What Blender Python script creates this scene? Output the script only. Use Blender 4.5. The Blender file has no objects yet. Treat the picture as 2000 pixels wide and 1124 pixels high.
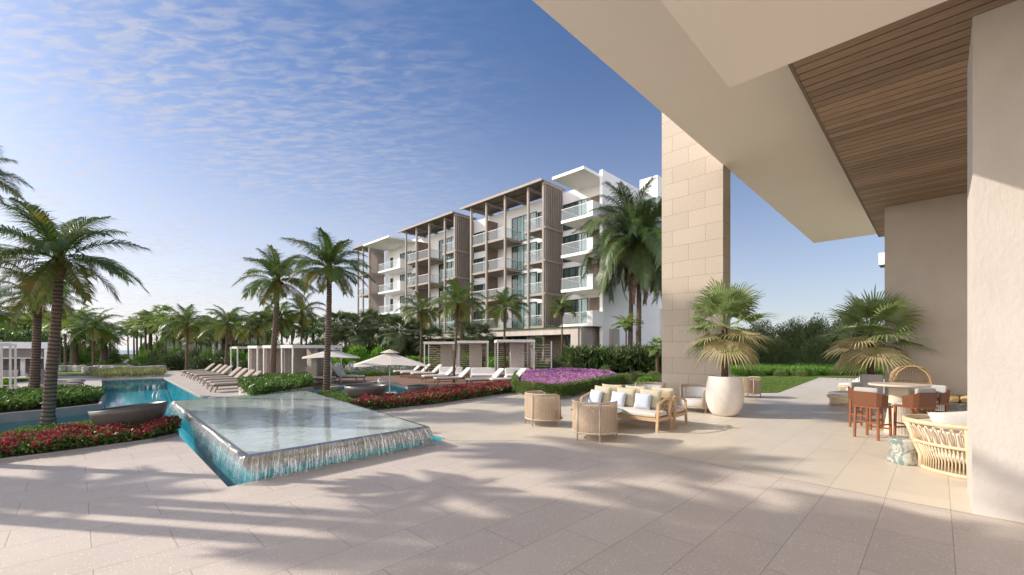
import bpy, math, random
import numpy as np
from mathutils import Vector, Matrix
from mathutils.geometry import tessellate_polygon
R = math.radians
PI = math.pi
random.seed(7)
rng = np.random.default_rng(7)
sc = bpy.context.scene
C = sc.collection

# ------------------------------------------------------------------ camera
H = 1.85                 # eye height
F = 841.0                # focal length in pixels of a 2000 px wide picture
HOR = 684.0              # horizon row
PHI = R(45.3)
CP, SP = math.cos(PHI), math.sin(PHI)
cam = bpy.data.cameras.new('camera')
cam.sensor_width = 36.0
cam.lens = 36.0 * F / 2000.0
cam.shift_y = (HOR - 562.0) / 2000.0
cam.clip_start = 0.05
cam.clip_end = 6000
co = bpy.data.objects.new('camera', cam)
co.location = (0, 0, H)
co.rotation_euler = (R(90), 0, 0)
C.objects.link(co)
sc.camera = co

# ------------------------------------------------------------------ sun, sky, exposure
SUN_EL = R(31)
SUN_TO = Vector((-0.988, 0.156, 0)).normalized()      # where the sun stands
sun = bpy.data.lights.new('sun', 'SUN')
sun.energy = 3.7
sun.angle = R(0.6)
sun.color = (1.0, 0.90, 0.78)
so = bpy.data.objects.new('sun', sun)
d = -Vector((SUN_TO.x * math.cos(SUN_EL), SUN_TO.y * math.cos(SUN_EL), math.sin(SUN_EL)))
so.rotation_euler = d.to_track_quat('-Z', 'Y').to_euler()
so.location = (-30, 5, 30)
C.objects.link(so)

world = bpy.data.worlds.new('World')
sc.world = world
world.use_nodes = True
wn, wl = world.node_tree.nodes, world.node_tree.links
wn.clear()
def WN(t, **k):
    n = wn.new(t)
    for a, b in k.items(): setattr(n, a, b)
    return n
def wm(op, a, b=None, c=None):
    n = WN('ShaderNodeMath', operation=op)
    for i, v in enumerate((a, b, c)):
        if v is None: continue
        if isinstance(v, (int, float)): n.inputs[i].default_value = v
        else: wl.new(v, n.inputs[i])
    return n.outputs[0]
sky = WN('ShaderNodeTexSky', sky_type='NISHITA')
sky.sun_disc = False
sky.sun_elevation = SUN_EL
sky.sun_rotation = math.atan2(SUN_TO.x, SUN_TO.y)
sky.altitude = 50
sky.air_density = 1.15
sky.dust_density = 0.7
sky.ozone_density = 2.2
tc = WN('ShaderNodeTexCoord')
sep = WN('ShaderNodeSeparateXYZ')
wl.new(tc.outputs['Generated'], sep.inputs[0])
zc = wm('MAXIMUM', sep.outputs['Z'], 0.0)
den = wm('ADD', zc, 0.07)
px = wm('DIVIDE', sep.outputs['X'], den)
py = wm('DIVIDE', sep.outputs['Y'], den)
comb = WN('ShaderNodeCombineXYZ')
wl.new(px, comb.inputs[0]); wl.new(py, comb.inputs[1])
def cloud_noise(rot, sx, sy, scale, dist, detail, loc=(0, 0, 0)):
    mp = WN('ShaderNodeMapping')
    mp.inputs['Rotation'].default_value = (0, 0, R(rot))
    mp.inputs['Scale'].default_value = (sx, sy, 1)
    mp.inputs['Location'].default_value = loc
    wl.new(comb.outputs[0], mp.inputs[0])
    n = WN('ShaderNodeTexNoise')
    n.inputs['Scale'].default_value = scale
    n.inputs['Detail'].default_value = detail
    n.inputs['Roughness'].default_value = 0.55
    n.inputs['Distortion'].default_value = dist
    wl.new(mp.outputs[0], n.inputs['Vector'])
    return n.outputs['Fac']
def ramp(v, a, b):
    n = WN('ShaderNodeMapRange', interpolation_type='SMOOTHSTEP')
    n.inputs['From Min'].default_value = a
    n.inputs['From Max'].default_value = b
    wl.new(v, n.inputs['Value'])
    return n.outputs[0]
n1 = cloud_noise(38, 1.0, 2.8, 10.5, 0.5, 5)
n2 = cloud_noise(20, 1.0, 1.5, 0.9, 0.3, 3, (3.3, 1.2, 0))
left = ramp(wm('SUBTRACT', wm('MULTIPLY', sep.outputs['X'], -1.0), wm('MULTIPLY', sep.outputs['Z'], 0.0)), -0.15, 0.72)
cl = wm('MULTIPLY', ramp(n1, 0.36, 0.74), ramp(n2, 0.22, 0.60))
cl = wm('MULTIPLY', cl, left)
cl = wm('MULTIPLY', cl, 0.66)
haze_f = wm('POWER', wm('SUBTRACT', 1.0, wm('MINIMUM', wm('MULTIPLY', zc, 1.45), 1.0)), 2.2)
sidef = ramp(wm('MULTIPLY', sep.outputs['X'], -1.0), -0.75, 0.8)
haze_f = wm('MULTIPLY', haze_f, wm('ADD', wm('MULTIPLY', sidef, 0.46), 0.46))
mixh = WN('ShaderNodeMix', data_type='RGBA')
wl.new(haze_f, mixh.inputs['Factor'])
tint = WN('ShaderNodeMix', data_type='RGBA', blend_type='MULTIPLY')
tint.inputs['Factor'].default_value = 1
wl.new(sky.outputs[0], tint.inputs['A'])
tint.inputs['B'].default_value = (0.66, 0.78, 1.0, 1)
wl.new(tint.outputs['Result'], mixh.inputs['A'])
mixh.inputs['B'].default_value = (8.0, 7.55, 7.5, 1)
mix = WN('ShaderNodeMix', data_type='RGBA')
wl.new(cl, mix.inputs['Factor'])
wl.new(mixh.outputs['Result'], mix.inputs['A'])
mix.inputs['B'].default_value = (5.2, 5.0, 5.2, 1)
bg = WN('ShaderNodeBackground')
bg.inputs['Strength'].default_value = 0.10
# bright air on the sun's side, turned rearward and added to lift ambient light
dotn = WN('ShaderNodeVectorMath', operation='DOT_PRODUCT')
wl.new(tc.outputs['Generated'], dotn.inputs[0])
dotn.inputs[1].default_value = (SUN_TO.x * math.cos(R(12)) * 0.94 - 0.0, SUN_TO.y * math.cos(R(12)) - 0.50, math.sin(R(14)))
glow = wm('MULTIPLY', wm('POWER', wm('MAXIMUM', dotn.outputs['Value'], 0.0), 4.0), 13.0)
gv = WN('ShaderNodeCombineXYZ')
wl.new(glow, gv.inputs[0]); wl.new(wm('MULTIPLY', glow, 0.93), gv.inputs[1]); wl.new(wm('MULTIPLY', glow, 0.85), gv.inputs[2])
# bright haze added to the unseen sky behind the viewer to fill the shade
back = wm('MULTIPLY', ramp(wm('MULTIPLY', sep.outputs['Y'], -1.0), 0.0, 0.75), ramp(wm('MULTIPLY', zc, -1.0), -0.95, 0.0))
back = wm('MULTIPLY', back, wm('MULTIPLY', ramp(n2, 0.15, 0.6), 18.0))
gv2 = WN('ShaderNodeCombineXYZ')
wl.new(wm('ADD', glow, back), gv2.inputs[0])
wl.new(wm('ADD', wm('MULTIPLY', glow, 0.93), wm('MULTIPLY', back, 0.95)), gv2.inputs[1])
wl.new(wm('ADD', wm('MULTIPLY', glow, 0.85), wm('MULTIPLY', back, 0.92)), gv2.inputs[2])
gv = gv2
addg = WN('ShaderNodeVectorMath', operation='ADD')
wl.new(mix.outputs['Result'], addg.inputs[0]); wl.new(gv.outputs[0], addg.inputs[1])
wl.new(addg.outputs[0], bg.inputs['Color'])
wo = WN('ShaderNodeOutputWorld')
wl.new(bg.outputs[0], wo.inputs[0])

sc.view_settings.view_transform = 'Standard'
sc.view_settings.look = 'None'
sc.view_settings.exposure = 0.42
sc.view_settings.gamma = 1
sc.cycles.max_bounces = 9
sc.cycles.transparent_max_bounces = 24
sc.cycles.diffuse_bounces = 5
sc.cycles.caustics_reflective = False
sc.cycles.caustics_refractive = False

# ------------------------------------------------------------------ coordinates
def G(x, y, z=0.0):
    """the point of height z seen at pixel x, y of the 2000 px photograph"""
    Y = F * (H - z) / (y - HOR)
    return Vector(((x - 1000.0) / F * Y, Y, z))
def P(x, Y, z=0.0):
    return Vector(((x - 1000.0) / F * Y, Y, z))
def ZH(y, Y):
    return H + (HOR - y) / F * Y
def UV(u, v, z=0.0):
    return Vector((u * CP - v * SP, u * SP + v * CP, z))

# ------------------------------------------------------------------ materials
def newmat(name):
    m = bpy.data.materials.new(name)
    m.use_nodes = True
    nt = m.node_tree
    nt.nodes.clear()
    o = nt.nodes.new('ShaderNodeOutputMaterial')
    return m, nt, o
def lin(c): return (c[0], c[1], c[2], 1)
def mixcol(nt, fac, a, b):
    n = nt.nodes.new('ShaderNodeMix'); n.data_type = 'RGBA'
    if isinstance(fac, (int, float)): n.inputs['Factor'].default_value = fac
    else: nt.links.new(fac, n.inputs['Factor'])
    for k, v in (('A', a), ('B', b)):
        if isinstance(v, tuple): n.inputs[k].default_value = lin(v)
        else: nt.links.new(v, n.inputs[k])
    return n.outputs['Result']
def mrange(nt, v, a, b, c=0.0, d_=1.0):
    n = nt.nodes.new('ShaderNodeMapRange')
    n.inputs[1].default_value = a; n.inputs[2].default_value = b
    n.inputs[3].default_value = c; n.inputs[4].default_value = d_
    nt.links.new(v, n.inputs[0])
    return n.outputs[0]
def coords(nt, scale=(1, 1, 1), rot=(0, 0, 0), loc=(0, 0, 0), kind='Object'):
    t = nt.nodes.new('ShaderNodeTexCoord')
    mp = nt.nodes.new('ShaderNodeMapping')
    mp.inputs['Scale'].default_value = scale
    mp.inputs['Rotation'].default_value = rot
    mp.inputs['Location'].default_value = loc
    nt.links.new(t.outputs[kind], mp.inputs[0])
    return mp.outputs[0]
def noise(nt, vec, scale, detail=4, rough=0.55, dist=0.0):
    n = nt.nodes.new('ShaderNodeTexNoise')
    n.inputs['Scale'].default_value = scale
    n.inputs['Detail'].default_value = detail
    n.inputs['Roughness'].default_value = rough
    n.inputs['Distortion'].default_value = dist
    nt.links.new(vec, n.inputs['Vector'])
    return n.outputs['Fac']
def bump(nt, h, strength, dist=0.01):
    b = nt.nodes.new('ShaderNodeBump')
    b.inputs['Strength'].default_value = strength
    b.inputs['Distance'].default_value = dist
    nt.links.new(h, b.inputs['Height'])
    return b.outputs[0]
def princ(nt, o, col, rough, spec=0.5, metal=0.0, normal=None):
    p = nt.nodes.new('ShaderNodeBsdfPrincipled')
    if isinstance(col, tuple): p.inputs['Base Color'].default_value = lin(col)
    else: nt.links.new(col, p.inputs['Base Color'])
    if isinstance(rough, (int, float)): p.inputs['Roughness'].default_value = rough
    else: nt.links.new(rough, p.inputs['Roughness'])
    p.inputs['Specular IOR Level'].default_value = spec
    p.inputs['Metallic'].default_value = metal
    if normal is not None: nt.links.new(normal, p.inputs['Normal'])
    if o is not None: nt.links.new(p.outputs[0], o.inputs[0])
    return p
def simple(name, c1, c2=None, scale=6.0, rough=0.6, spec=0.4, bmp=0.0, bscale=60.0, stretch=(1, 1, 1), metal=0.0, lo=0.35, hi=0.65):
    m, nt, o = newmat(name)
    vec = coords(nt, stretch)
    if c2 is None: c2 = tuple(x * 0.82 for x in c1)
    f = mrange(nt, noise(nt, vec, scale, 5), lo, hi)
    col = mixcol(nt, f, c1, c2)
    nm = bump(nt, noise(nt, vec, bscale, 3), bmp, 0.01) if bmp else None
    princ(nt, o, col, rough, spec, metal, nm)
    return m
def leafmat(name, c1, c2, c3=None, scale=1.5, rough=0.5, trans=0.25, spec=0.35, fine=9.0):
    """foliage: two greens in clumps, a third tone leaf by leaf, some light through the leaf"""
    m, nt, o = newmat(name)
    vec = coords(nt)
    f = mrange(nt, noise(nt, vec, scale, 3), 0.4, 0.6)
    col = mixcol(nt, f, c1, c2)
    if c3 is not None:
        f3 = mrange(nt, noise(nt, vec, fine, 2), 0.52, 0.66)
        col = mixcol(nt, f3, col, c3)
    p = princ(nt, None, col, rough, spec)
    t = nt.nodes.new('ShaderNodeBsdfTranslucent')
    nt.links.new(col, t.inputs[0])
    ms = nt.nodes.new('ShaderNodeMixShader')
    ms.inputs[0].default_value = trans
    nt.links.new(p.outputs[0], ms.inputs[1]); nt.links.new(t.outputs[0], ms.inputs[2])
    nt.links.new(ms.outputs[0], o.inputs[0])
    return m
M = {}
def tilemat(name, c1, c2, joint, bw, rh, du, dv, speck=0.5, sc_speck=55, jw=0.004, rough=0.5):
    m, nt, o = newmat(name)
    vec = coords(nt, rot=(0, 0, -PHI), kind='Object')
    ad = nt.nodes.new('ShaderNodeVectorMath'); ad.operation = 'ADD'
    ad.inputs[1].default_value = (du, dv, 0)
    nt.links.new(vec, ad.inputs[0])
    b = nt.nodes.new('ShaderNodeTexBrick')
    b.offset = 0.5; b.offset_frequency = 2
    b.inputs['Scale'].default_value = 1
    b.inputs['Brick Width'].default_value = bw
    b.inputs['Row Height'].default_value = rh
    b.inputs['Mortar Size'].default_value = jw
    b.inputs['Mortar Smooth'].default_value = 0.3
    b.inputs['Bias'].default_value = 0.0
    b.inputs['Color1'].default_value = (0, 0, 0, 1)
    b.inputs['Color2'].default_value = (1, 1, 1, 1)
    b.inputs['Mortar'].default_value = (0.5, 0.5, 0.5, 1)
    nt.links.new(ad.outputs[0], b.inputs['Vector'])
    base = mixcol(nt, mrange(nt, noise(nt, vec, 0.9, 7, 0.65), 0.3, 0.7), c1, c2)
    base = mixcol(nt, mrange(nt, noise(nt, vec, 0.35, 6, 0.7, 1.5), 0.58, 0.78, 0, 0.30), base, tuple(x * 0.80 for x in c2))
    tone = mixcol(nt, b.outputs['Color'], tuple(x * 0.95 for x in (1, 1, 1)), (1.03, 1.03, 1.03))
    mm = nt.nodes.new('ShaderNodeMix'); mm.data_type = 'RGBA'; mm.blend_type = 'MULTIPLY'
    mm.inputs['Factor'].default_value = 1
    nt.links.new(base, mm.inputs['A']); nt.links.new(tone, mm.inputs['B'])
    col = mm.outputs['Result']
    if speck:
        vo = nt.nodes.new('ShaderNodeTexVoronoi')
        vo.inputs['Scale'].default_value = sc_speck
        vo.inputs['Randomness'].default_value = 1
        nt.links.new(vec, vo.inputs['Vector'])
        s = mrange(nt, vo.outputs['Distance'], 0.14, 0.30, 1, 0)
        sr = nt.nodes.new('ShaderNodeSeparateColor')
        nt.links.new(vo.outputs['Color'], sr.inputs[0])
        gate = mrange(nt, sr.outputs[0], 0.50, 0.56)
        mu = nt.nodes.new('ShaderNodeMath'); mu.operation = 'MULTIPLY'
        nt.links.new(s, mu.inputs[0]); nt.links.new(gate, mu.inputs[1])
        mu2 = nt.nodes.new('ShaderNodeMath'); mu2.operation = 'MULTIPLY'
        mu2.inputs[1].default_value = speck
        nt.links.new(mu.outputs[0], mu2.inputs[0])
        col = mixcol(nt, mu2.outputs[0], col, tuple(min(1, x * 1.45) for x in c1))
        s2 = mrange(nt, noise(nt, vec, 160, 2), 0.38, 0.62, 0.90, 1.06)
        m3 = nt.nodes.new('ShaderNodeMix'); m3.data_type = 'RGBA'; m3.blend_type = 'MULTIPLY'
        m3.inputs['Factor'].default_value = 1
        nt.links.new(col, m3.inputs['A']); nt.links.new(s2, m3.inputs['B'])
        col = m3.outputs['Result']
    col = mixcol(nt, b.outputs['Fac'], col, joint)
    rr = mrange(nt, noise(nt, vec, 2.2, 4), 0.3, 0.7, rough - 0.07, rough + 0.1)
    inv = mrange(nt, b.outputs['Fac'], 0, 1, 1, 0)
    princ(nt, o, col, rr, 0.35, 0, bump(nt, inv, 0.35, 0.004))
    return m
TS = 1.144
w3_ = ['first', 'second', 'third', 'fourth', 'fifth', 'sixth', 'seventh', 'eighth', 'ninth', 'tenth']
M['terrazzo'] = tilemat('terrazzo_paving', (0.63, 0.56, 0.50), (0.575, 0.51, 0.455), (0.33, 0.28, 0.25), TS, TS / 2, -1.24 - TS / 2, -1.04, 0.85, 34, 0.0038, 0.5)
M['cream'] = tilemat('cream_floor', (0.68, 0.61, 0.50), (0.63, 0.56, 0.46), (0.34, 0.29, 0.23), TS * 2, TS / 2, -1.24 - TS / 2, -1.04, 0.0, 48, 0.003, 0.42)
M['deck_stone'] = tilemat('pale_deck_paving', (0.52, 0.46, 0.41), (0.47, 0.41, 0.36), (0.30, 0.26, 0.23), 1.2, 0.6, 0, 0, 0.2, 48, 0.004, 0.6)

def woodmat(name, c1, c2, plank=0.0, ang=0.0, grain=(1, 14, 14), rough=0.5, groove=(0.05, 0.03, 0.02), gw=0.07):
    m, nt, o = newmat(name)
    vec = coords(nt, rot=(0, 0, ang))
    gmap = nt.nodes.new('ShaderNodeMapping'); gmap.inputs['Scale'].default_value = grain
    nt.links.new(vec, gmap.inputs[0])
    f = mrange(nt, noise(nt, gmap.outputs[0], 2.2, 6, 0.6, 0.6), 0.34, 0.66)
    col = mixcol(nt, f, c1, c2)
    nm = None
    if plank:
        sx = nt.nodes.new('ShaderNodeSeparateXYZ'); nt.links.new(vec, sx.inputs[0])
        dv = nt.nodes.new('ShaderNodeMath'); dv.operation = 'DIVIDE'; dv.inputs[1].default_value = plank
        nt.links.new(sx.outputs[1], dv.inputs[0])
        fl = nt.nodes.new('ShaderNodeMath'); fl.operation = 'FLOOR'; nt.links.new(dv.outputs[0], fl.inputs[0])
        wn_ = nt.nodes.new('ShaderNodeTexWhiteNoise'); wn_.noise_dimensions = '1D'; nt.links.new(fl.outputs[0], wn_.inputs['W'])
        tone = mrange(nt, wn_.outputs[0], 0, 1, 0.82, 1.15)
        m3 = nt.nodes.new('ShaderNodeMix'); m3.data_type = 'RGBA'; m3.blend_type = 'MULTIPLY'; m3.inputs['Factor'].default_value = 1
        nt.links.new(col, m3.inputs['A']); nt.links.new(tone, m3.inputs['B'])
        fr = nt.nodes.new('ShaderNodeMath'); fr.operation = 'FRACT'; nt.links.new(dv.outputs[0], fr.inputs[0])
        g = nt.nodes.new('ShaderNodeMath'); g.operation = 'LESS_THAN'; g.inputs[1].default_value = gw
        nt.links.new(fr.outputs[0], g.inputs[0])
        col = mixcol(nt, g.outputs[0], m3.outputs['Result'], groove)
        inv = mrange(nt, g.outputs[0], 0, 1, 1, 0)
        nm = bump(nt, inv, 0.5, 0.01)
    princ(nt, o, col, rough, 0.35, 0, nm)
    return m
def boards():
    m, nt, o = newmat('timber_ceiling')
    vec = coords(nt)
    gm = nt.nodes.new('ShaderNodeMapping'); gm.inputs['Scale'].default_value = (14, 1.2, 14)
    nt.links.new(vec, gm.inputs[0])
    f = mrange(nt, noise(nt, gm.outputs[0], 2.0, 7, 0.65, 0.8), 0.32, 0.68)
    col = mixcol(nt, f, (0.375, 0.268, 0.185), (0.235, 0.16, 0.105))
    g = nt.nodes.new('ShaderNodeNewGeometry')
    m3 = nt.nodes.new('ShaderNodeMix'); m3.data_type = 'RGBA'; m3.blend_type = 'MULTIPLY'; m3.inputs['Factor'].default_value = 1
    nt.links.new(col, m3.inputs['A'])
    nt.links.new(mrange(nt, g.outputs['Random Per Island'], 0, 1, 0.78, 1.22), m3.inputs['B'])
    princ(nt, o, m3.outputs['Result'], 0.5, 0.3)
    return m
M['ceiling_wood'] = boards()
M['teak'] = woodmat('pale_teak', (0.62, 0.42, 0.25), (0.52, 0.33, 0.18), grain=(6, 6, 2), rough=0.5)
M['redwood'] = woodmat('red_brown_wood', (0.30, 0.11, 0.045), (0.22, 0.075, 0.03), grain=(10, 10, 2), rough=0.4)
M['deckwood'] = woodmat('brown_decking', (0.30, 0.18, 0.12), (0.24, 0.14, 0.09), 0.14, -PHI, (1, 14, 14), 0.6, (0.08, 0.045, 0.03), 0.07)
M['plaster'] = simple('sand_plaster', (0.60, 0.53, 0.46), (0.56, 0.49, 0.42), 1.6, 0.85, 0.2, 0.35, 28)
M['soffit'] = simple('cream_soffit', (0.88, 0.82, 0.73), (0.86, 0.80, 0.71), 0.5, 0.9, 0.1)
M['plaster_pillar'] = simple('white_plaster', (0.60, 0.555, 0.51), (0.555, 0.51, 0.465), 2.2, 0.85, 0.2, 0.5, 22, (1, 1, 0.6))
M['white'] = simple('white_render', (0.87, 0.85, 0.83), (0.83, 0.81, 0.79), 0.4, 0.8, 0.2)
M['white_metal'] = simple('white_metal', (0.74, 0.70, 0.66), (0.68, 0.64, 0.60), 3, 0.45, 0.5)
M['taupe'] = simple('taupe_metal', (0.33, 0.28, 0.24), (0.29, 0.245, 0.21), 1.5, 0.6, 0.3)
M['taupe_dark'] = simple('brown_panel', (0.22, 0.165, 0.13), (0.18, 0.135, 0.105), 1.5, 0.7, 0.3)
M['concrete'] = simple('board_concrete', (0.42, 0.37, 0.33), (0.33, 0.29, 0.26), 1.2, 0.85, 0.2, 0.5, 12, (1, 1, 0.25))
M['podium'] = simple('pale_podium_concrete', (0.60, 0.53, 0.47), (0.50, 0.44, 0.39), 1.2, 0.85, 0.2, 0.4, 12, (1, 1, 0.3))
M['grey_wall'] = simple('grey_planter_wall', (0.36, 0.33, 0.31), (0.30, 0.275, 0.26), 3, 0.7, 0.3, 0.2, 30)
M['stonewall'] = simple('sand_low_wall', (0.50, 0.45, 0.39), (0.43, 0.38, 0.33), 3, 0.8, 0.2, 0.2, 30)
M['dark_frame'] = simple('dark_frame', (0.035, 0.035, 0.038), None, 3, 0.4, 0.5)
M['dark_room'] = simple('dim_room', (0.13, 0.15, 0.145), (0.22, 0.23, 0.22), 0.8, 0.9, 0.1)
M['curtain'] = simple('pale_curtain', (0.78, 0.80, 0.78), (0.52, 0.56, 0.55), 3.0, 0.9, 0.1, 0, 1, (3.5, 3.5, 0.02), 0.0, 0.42, 0.58)
M['soil'] = simple('dark_soil', (0.06, 0.04, 0.028), (0.03, 0.02, 0.014), 14, 0.95, 0.1, 0.6, 40)
M['grey_bowl'] = simple('grey_bronze_bowl', (0.13, 0.118, 0.108), (0.10, 0.092, 0.085), 3, 0.42, 0.5)
M['white_pot'] = simple('white_clay_pot', (0.72, 0.67, 0.61), (0.66, 0.61, 0.55), 5, 0.62, 0.3, 0.15, 40)
M['grey_pot'] = simple('grey_concrete_pot', (0.48, 0.45, 0.43), (0.42, 0.39, 0.37), 5, 0.7, 0.3, 0.15, 40)
M['rattan'] = simple('natural_rattan', (0.72, 0.57, 0.38), (0.63, 0.48, 0.30), 9, 0.5, 0.4, 0.1, 90)
M['rattan_brown'] = simple('tan_cane', (0.50, 0.34, 0.18), (0.42, 0.27, 0.135), 9, 0.5, 0.4)
M['rope'] = simple('beige_woven_rope', (0.56, 0.43, 0.31), (0.48, 0.36, 0.25), 16, 0.7, 0.2)
M['rope_frame'] = simple('beige_metal_frame', (0.56, 0.46, 0.36), (0.50, 0.41, 0.32), 4, 0.5, 0.4)
M['fabric_white'] = simple('off_white_fabric', (0.68, 0.63, 0.57), (0.64, 0.59, 0.53), 30, 0.95, 0.1, 0.3, 220)
M['fabric_bright'] = simple('white_fabric', (0.78, 0.75, 0.71), (0.74, 0.71, 0.67), 30, 0.95, 0.1, 0.3, 220)
M['fabric_grey'] = simple('pale_grey_fabric', (0.44, 0.43, 0.42), (0.39, 0.38, 0.37), 30, 0.95, 0.1, 0.3, 220)
M['fabric_sand'] = simple('sand_green_fabric', (0.54, 0.49, 0.36), (0.48, 0.43, 0.31), 24, 0.95, 0.1, 0.4, 160)
M['fabric_yellow'] = simple('yellow_fabric', (0.62, 0.46, 0.22), (0.56, 0.41, 0.19), 24, 0.95, 0.1, 0.4, 160)
M['fabric_umbrella'] = simple('ivory_canvas', (0.70, 0.64, 0.57), (0.66, 0.60, 0.53), 8, 0.9, 0.1)
M['drape'] = simple('taupe_drape', (0.50, 0.445, 0.395), (0.44, 0.39, 0.345), 8, 0.9, 0.1)
M['bronze'] = simple('bronze_metal', (0.17, 0.115, 0.075), (0.12, 0.08, 0.05), 6, 0.45, 0.5)
M['chrome'] = simple('steel', (0.65, 0.65, 0.65), (0.6, 0.6, 0.6), 6, 0.22, 0.5, metal=1.0)
def stripemat():
    m, nt, o = newmat('blue_white_striped_fabric')
    vec = coords(nt)
    w = nt.nodes.new('ShaderNodeTexWave'); w.wave_type = 'BANDS'; w.bands_direction = 'X'
    w.inputs['Scale'].default_value = 20; w.inputs['Distortion'].default_value = 0.1
    nt.links.new(vec, w.inputs['Vector'])
    princ(nt, o, mixcol(nt, mrange(nt, w.outputs['Fac'], 0.3, 0.7), (0.66, 0.67, 0.70), (0.36, 0.43, 0.56)), 0.95, 0.1)
    return m
M['stripe'] = stripemat()
def wickermat():
    m, nt, o = newmat('red_brown_wicker')
    vec = coords(nt)
    ch = nt.nodes.new('ShaderNodeTexChecker'); ch.inputs['Scale'].default_value = 70
    nt.links.new(vec, ch.inputs['Vector'])
    col = mixcol(nt, ch.outputs['Fac'], (0.26, 0.105, 0.05), (0.11, 0.042, 0.02))
    princ(nt, o, col, 0.5, 0.35, 0, bump(nt, ch.outputs['Fac'], 0.6, 0.004))
    return m
M['wicker'] = wickermat()
def stoneblocks():
    m, nt, o = newmat('sand_stone_blocks')
    t = nt.nodes.new('ShaderNodeTexCoord')
    s = nt.nodes.new('ShaderNodeSeparateXYZ'); nt.links.new(t.outputs['Object'], s.inputs[0])
    ad = nt.nodes.new('ShaderNodeMath'); ad.operation = 'ADD'
    nt.links.new(s.outputs[0], ad.inputs[0]); nt.links.new(s.outputs[1], ad.inputs[1])
    c = nt.nodes.new('ShaderNodeCombineXYZ')
    nt.links.new(ad.outputs[0], c.inputs[0]); nt.links.new(s.outputs[2], c.inputs[1])
    b = nt.nodes.new('ShaderNodeTexBrick'); b.offset = 0.5
    b.inputs['Scale'].default_value = 1
    b.inputs['Brick Width'].default_value = 1.075
    b.inputs['Row Height'].default_value = 0.532
    b.inputs['Mortar Size'].default_value = 0.006
    b.inputs['Mortar Smooth'].default_value = 0.2
    b.inputs['Color1'].default_value = (0.505, 0.43, 0.35, 1)
    b.inputs['Color2'].default_value = (0.46, 0.388, 0.312, 1)
    b.inputs['Mortar'].default_value = (0.30, 0.235, 0.17, 1)
    nt.links.new(c.outputs[0], b.inputs['Vector'])
    n1_ = noise(nt, t.outputs['Object'], 22, 5, 0.65)
    m3 = nt.nodes.new('ShaderNodeMix'); m3.data_type = 'RGBA'; m3.blend_type = 'MULTIPLY'; m3.inputs['Factor'].default_value = 1
    nt.links.new(b.outputs['Color'], m3.inputs['A'])
    nt.links.new(mrange(nt, n1_, 0.3, 0.7, 0.86, 1.08), m3.inputs['B'])
    n = bump(nt, n1_, 0.3, 0.01)
    princ(nt, o, m3.outputs['Result'], 0.85, 0.2, 0, n)
    return m
M['stone_blocks'] = stoneblocks()
def rubble():
    m, nt, o = newmat('mixed_stone_rubble')
    vec = coords(nt, (1.0, 1.0, 1.6))
    v = nt.nodes.new('ShaderNodeTexVoronoi'); v.inputs['Scale'].default_value = 1.6
    nt.links.new(vec, v.inputs['Vector'])
    s = nt.nodes.new('ShaderNodeSeparateColor'); nt.links.new(v.outputs['Color'], s.inputs[0])
    princ(nt, o, mixcol(nt, s.outputs[0], (0.50, 0.44, 0.39), (0.27, 0.25, 0.25)), 0.8, 0.2)
    return m
M['rubble'] = rubble()
def marble():
    m, nt, o = newmat('teal_brown_marble')
    vec = coords(nt, (1, 1, 0.8), (0.4, 0.2, 0.3))
    a = mrange(nt, noise(nt, vec, 9, 3, 0.5, 1.4), 0.46, 0.56)
    b = mrange(nt, noise(nt, coords(nt, (1, 1, 1), (1, 2, 3)), 12, 2, 0.5, 1.0), 0.56, 0.64)
    col = mixcol(nt, a, (0.47, 0.47, 0.42), (0.18, 0.25, 0.235))
    col = mixcol(nt, b, col, (0.36, 0.25, 0.16))
    princ(nt, o, col, 0.25, 0.5)
    return m
M['marble'] = marble()
def glasstop():
    m, nt, o = newmat('dark_green_glass')
    princ(nt, o, (0.035, 0.045, 0.012), 0.05, 0.6)
    return m
M['glass_top'] = glasstop()
def front_only(nt, v):
    g = nt.nodes.new('ShaderNodeNewGeometry')
    a = nt.nodes.new('ShaderNodeMath'); a.operation = 'SUBTRACT'; a.inputs[0].default_value = 1
    nt.links.new(g.outputs['Backfacing'], a.inputs[1])
    b = nt.nodes.new('ShaderNodeMath'); b.operation = 'MULTIPLY'
    nt.links.new(v, b.inputs[0]); nt.links.new(a.outputs[0], b.inputs[1])
    return b.outputs[0]
def clear_glass(name, tint, ior=1.5, fmin=0.05, film=None):
    m, nt, o = newmat(name)
    t = nt.nodes.new('ShaderNodeBsdfTransparent'); t.inputs[0].default_value = lin(tint)
    g = nt.nodes.new('ShaderNodeBsdfGlossy'); g.inputs['Roughness'].default_value = 0.02
    fr = nt.nodes.new('ShaderNodeFresnel'); fr.inputs[0].default_value = ior
    a = nt.nodes.new('ShaderNodeMath'); a.operation = 'MAXIMUM'; a.inputs[1].default_value = fmin
    nt.links.new(fr.outputs[0], a.inputs[0])
    ms = nt.nodes.new('ShaderNodeMixShader')
    src = t.outputs[0]
    if film:
        df = nt.nodes.new('ShaderNodeBsdfDiffuse'); df.inputs[0].default_value = lin(film)
        m2 = nt.nodes.new('ShaderNodeMixShader'); m2.inputs[0].default_value = 0.07
        nt.links.new(t.outputs[0], m2.inputs[1]); nt.links.new(df.outputs[0], m2.inputs[2])
        src = m2.outputs[0]
    nt.links.new(front_only(nt, a.outputs[0]), ms.inputs[0]); nt.links.new(src, ms.inputs[1]); nt.links.new(g.outputs[0], ms.inputs[2])
    nt.links.new(ms.outputs[0], o.inputs[0])
    return m
M['rail_glass'] = clear_glass('clear_railing_glass', (0.90, 0.93, 0.93), 1.25, 0.10, (0.55, 0.58, 0.58))
M['win_glass'] = clear_glass('window_glass', (0.82, 0.90, 0.89), 1.3, 0.10)
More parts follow.
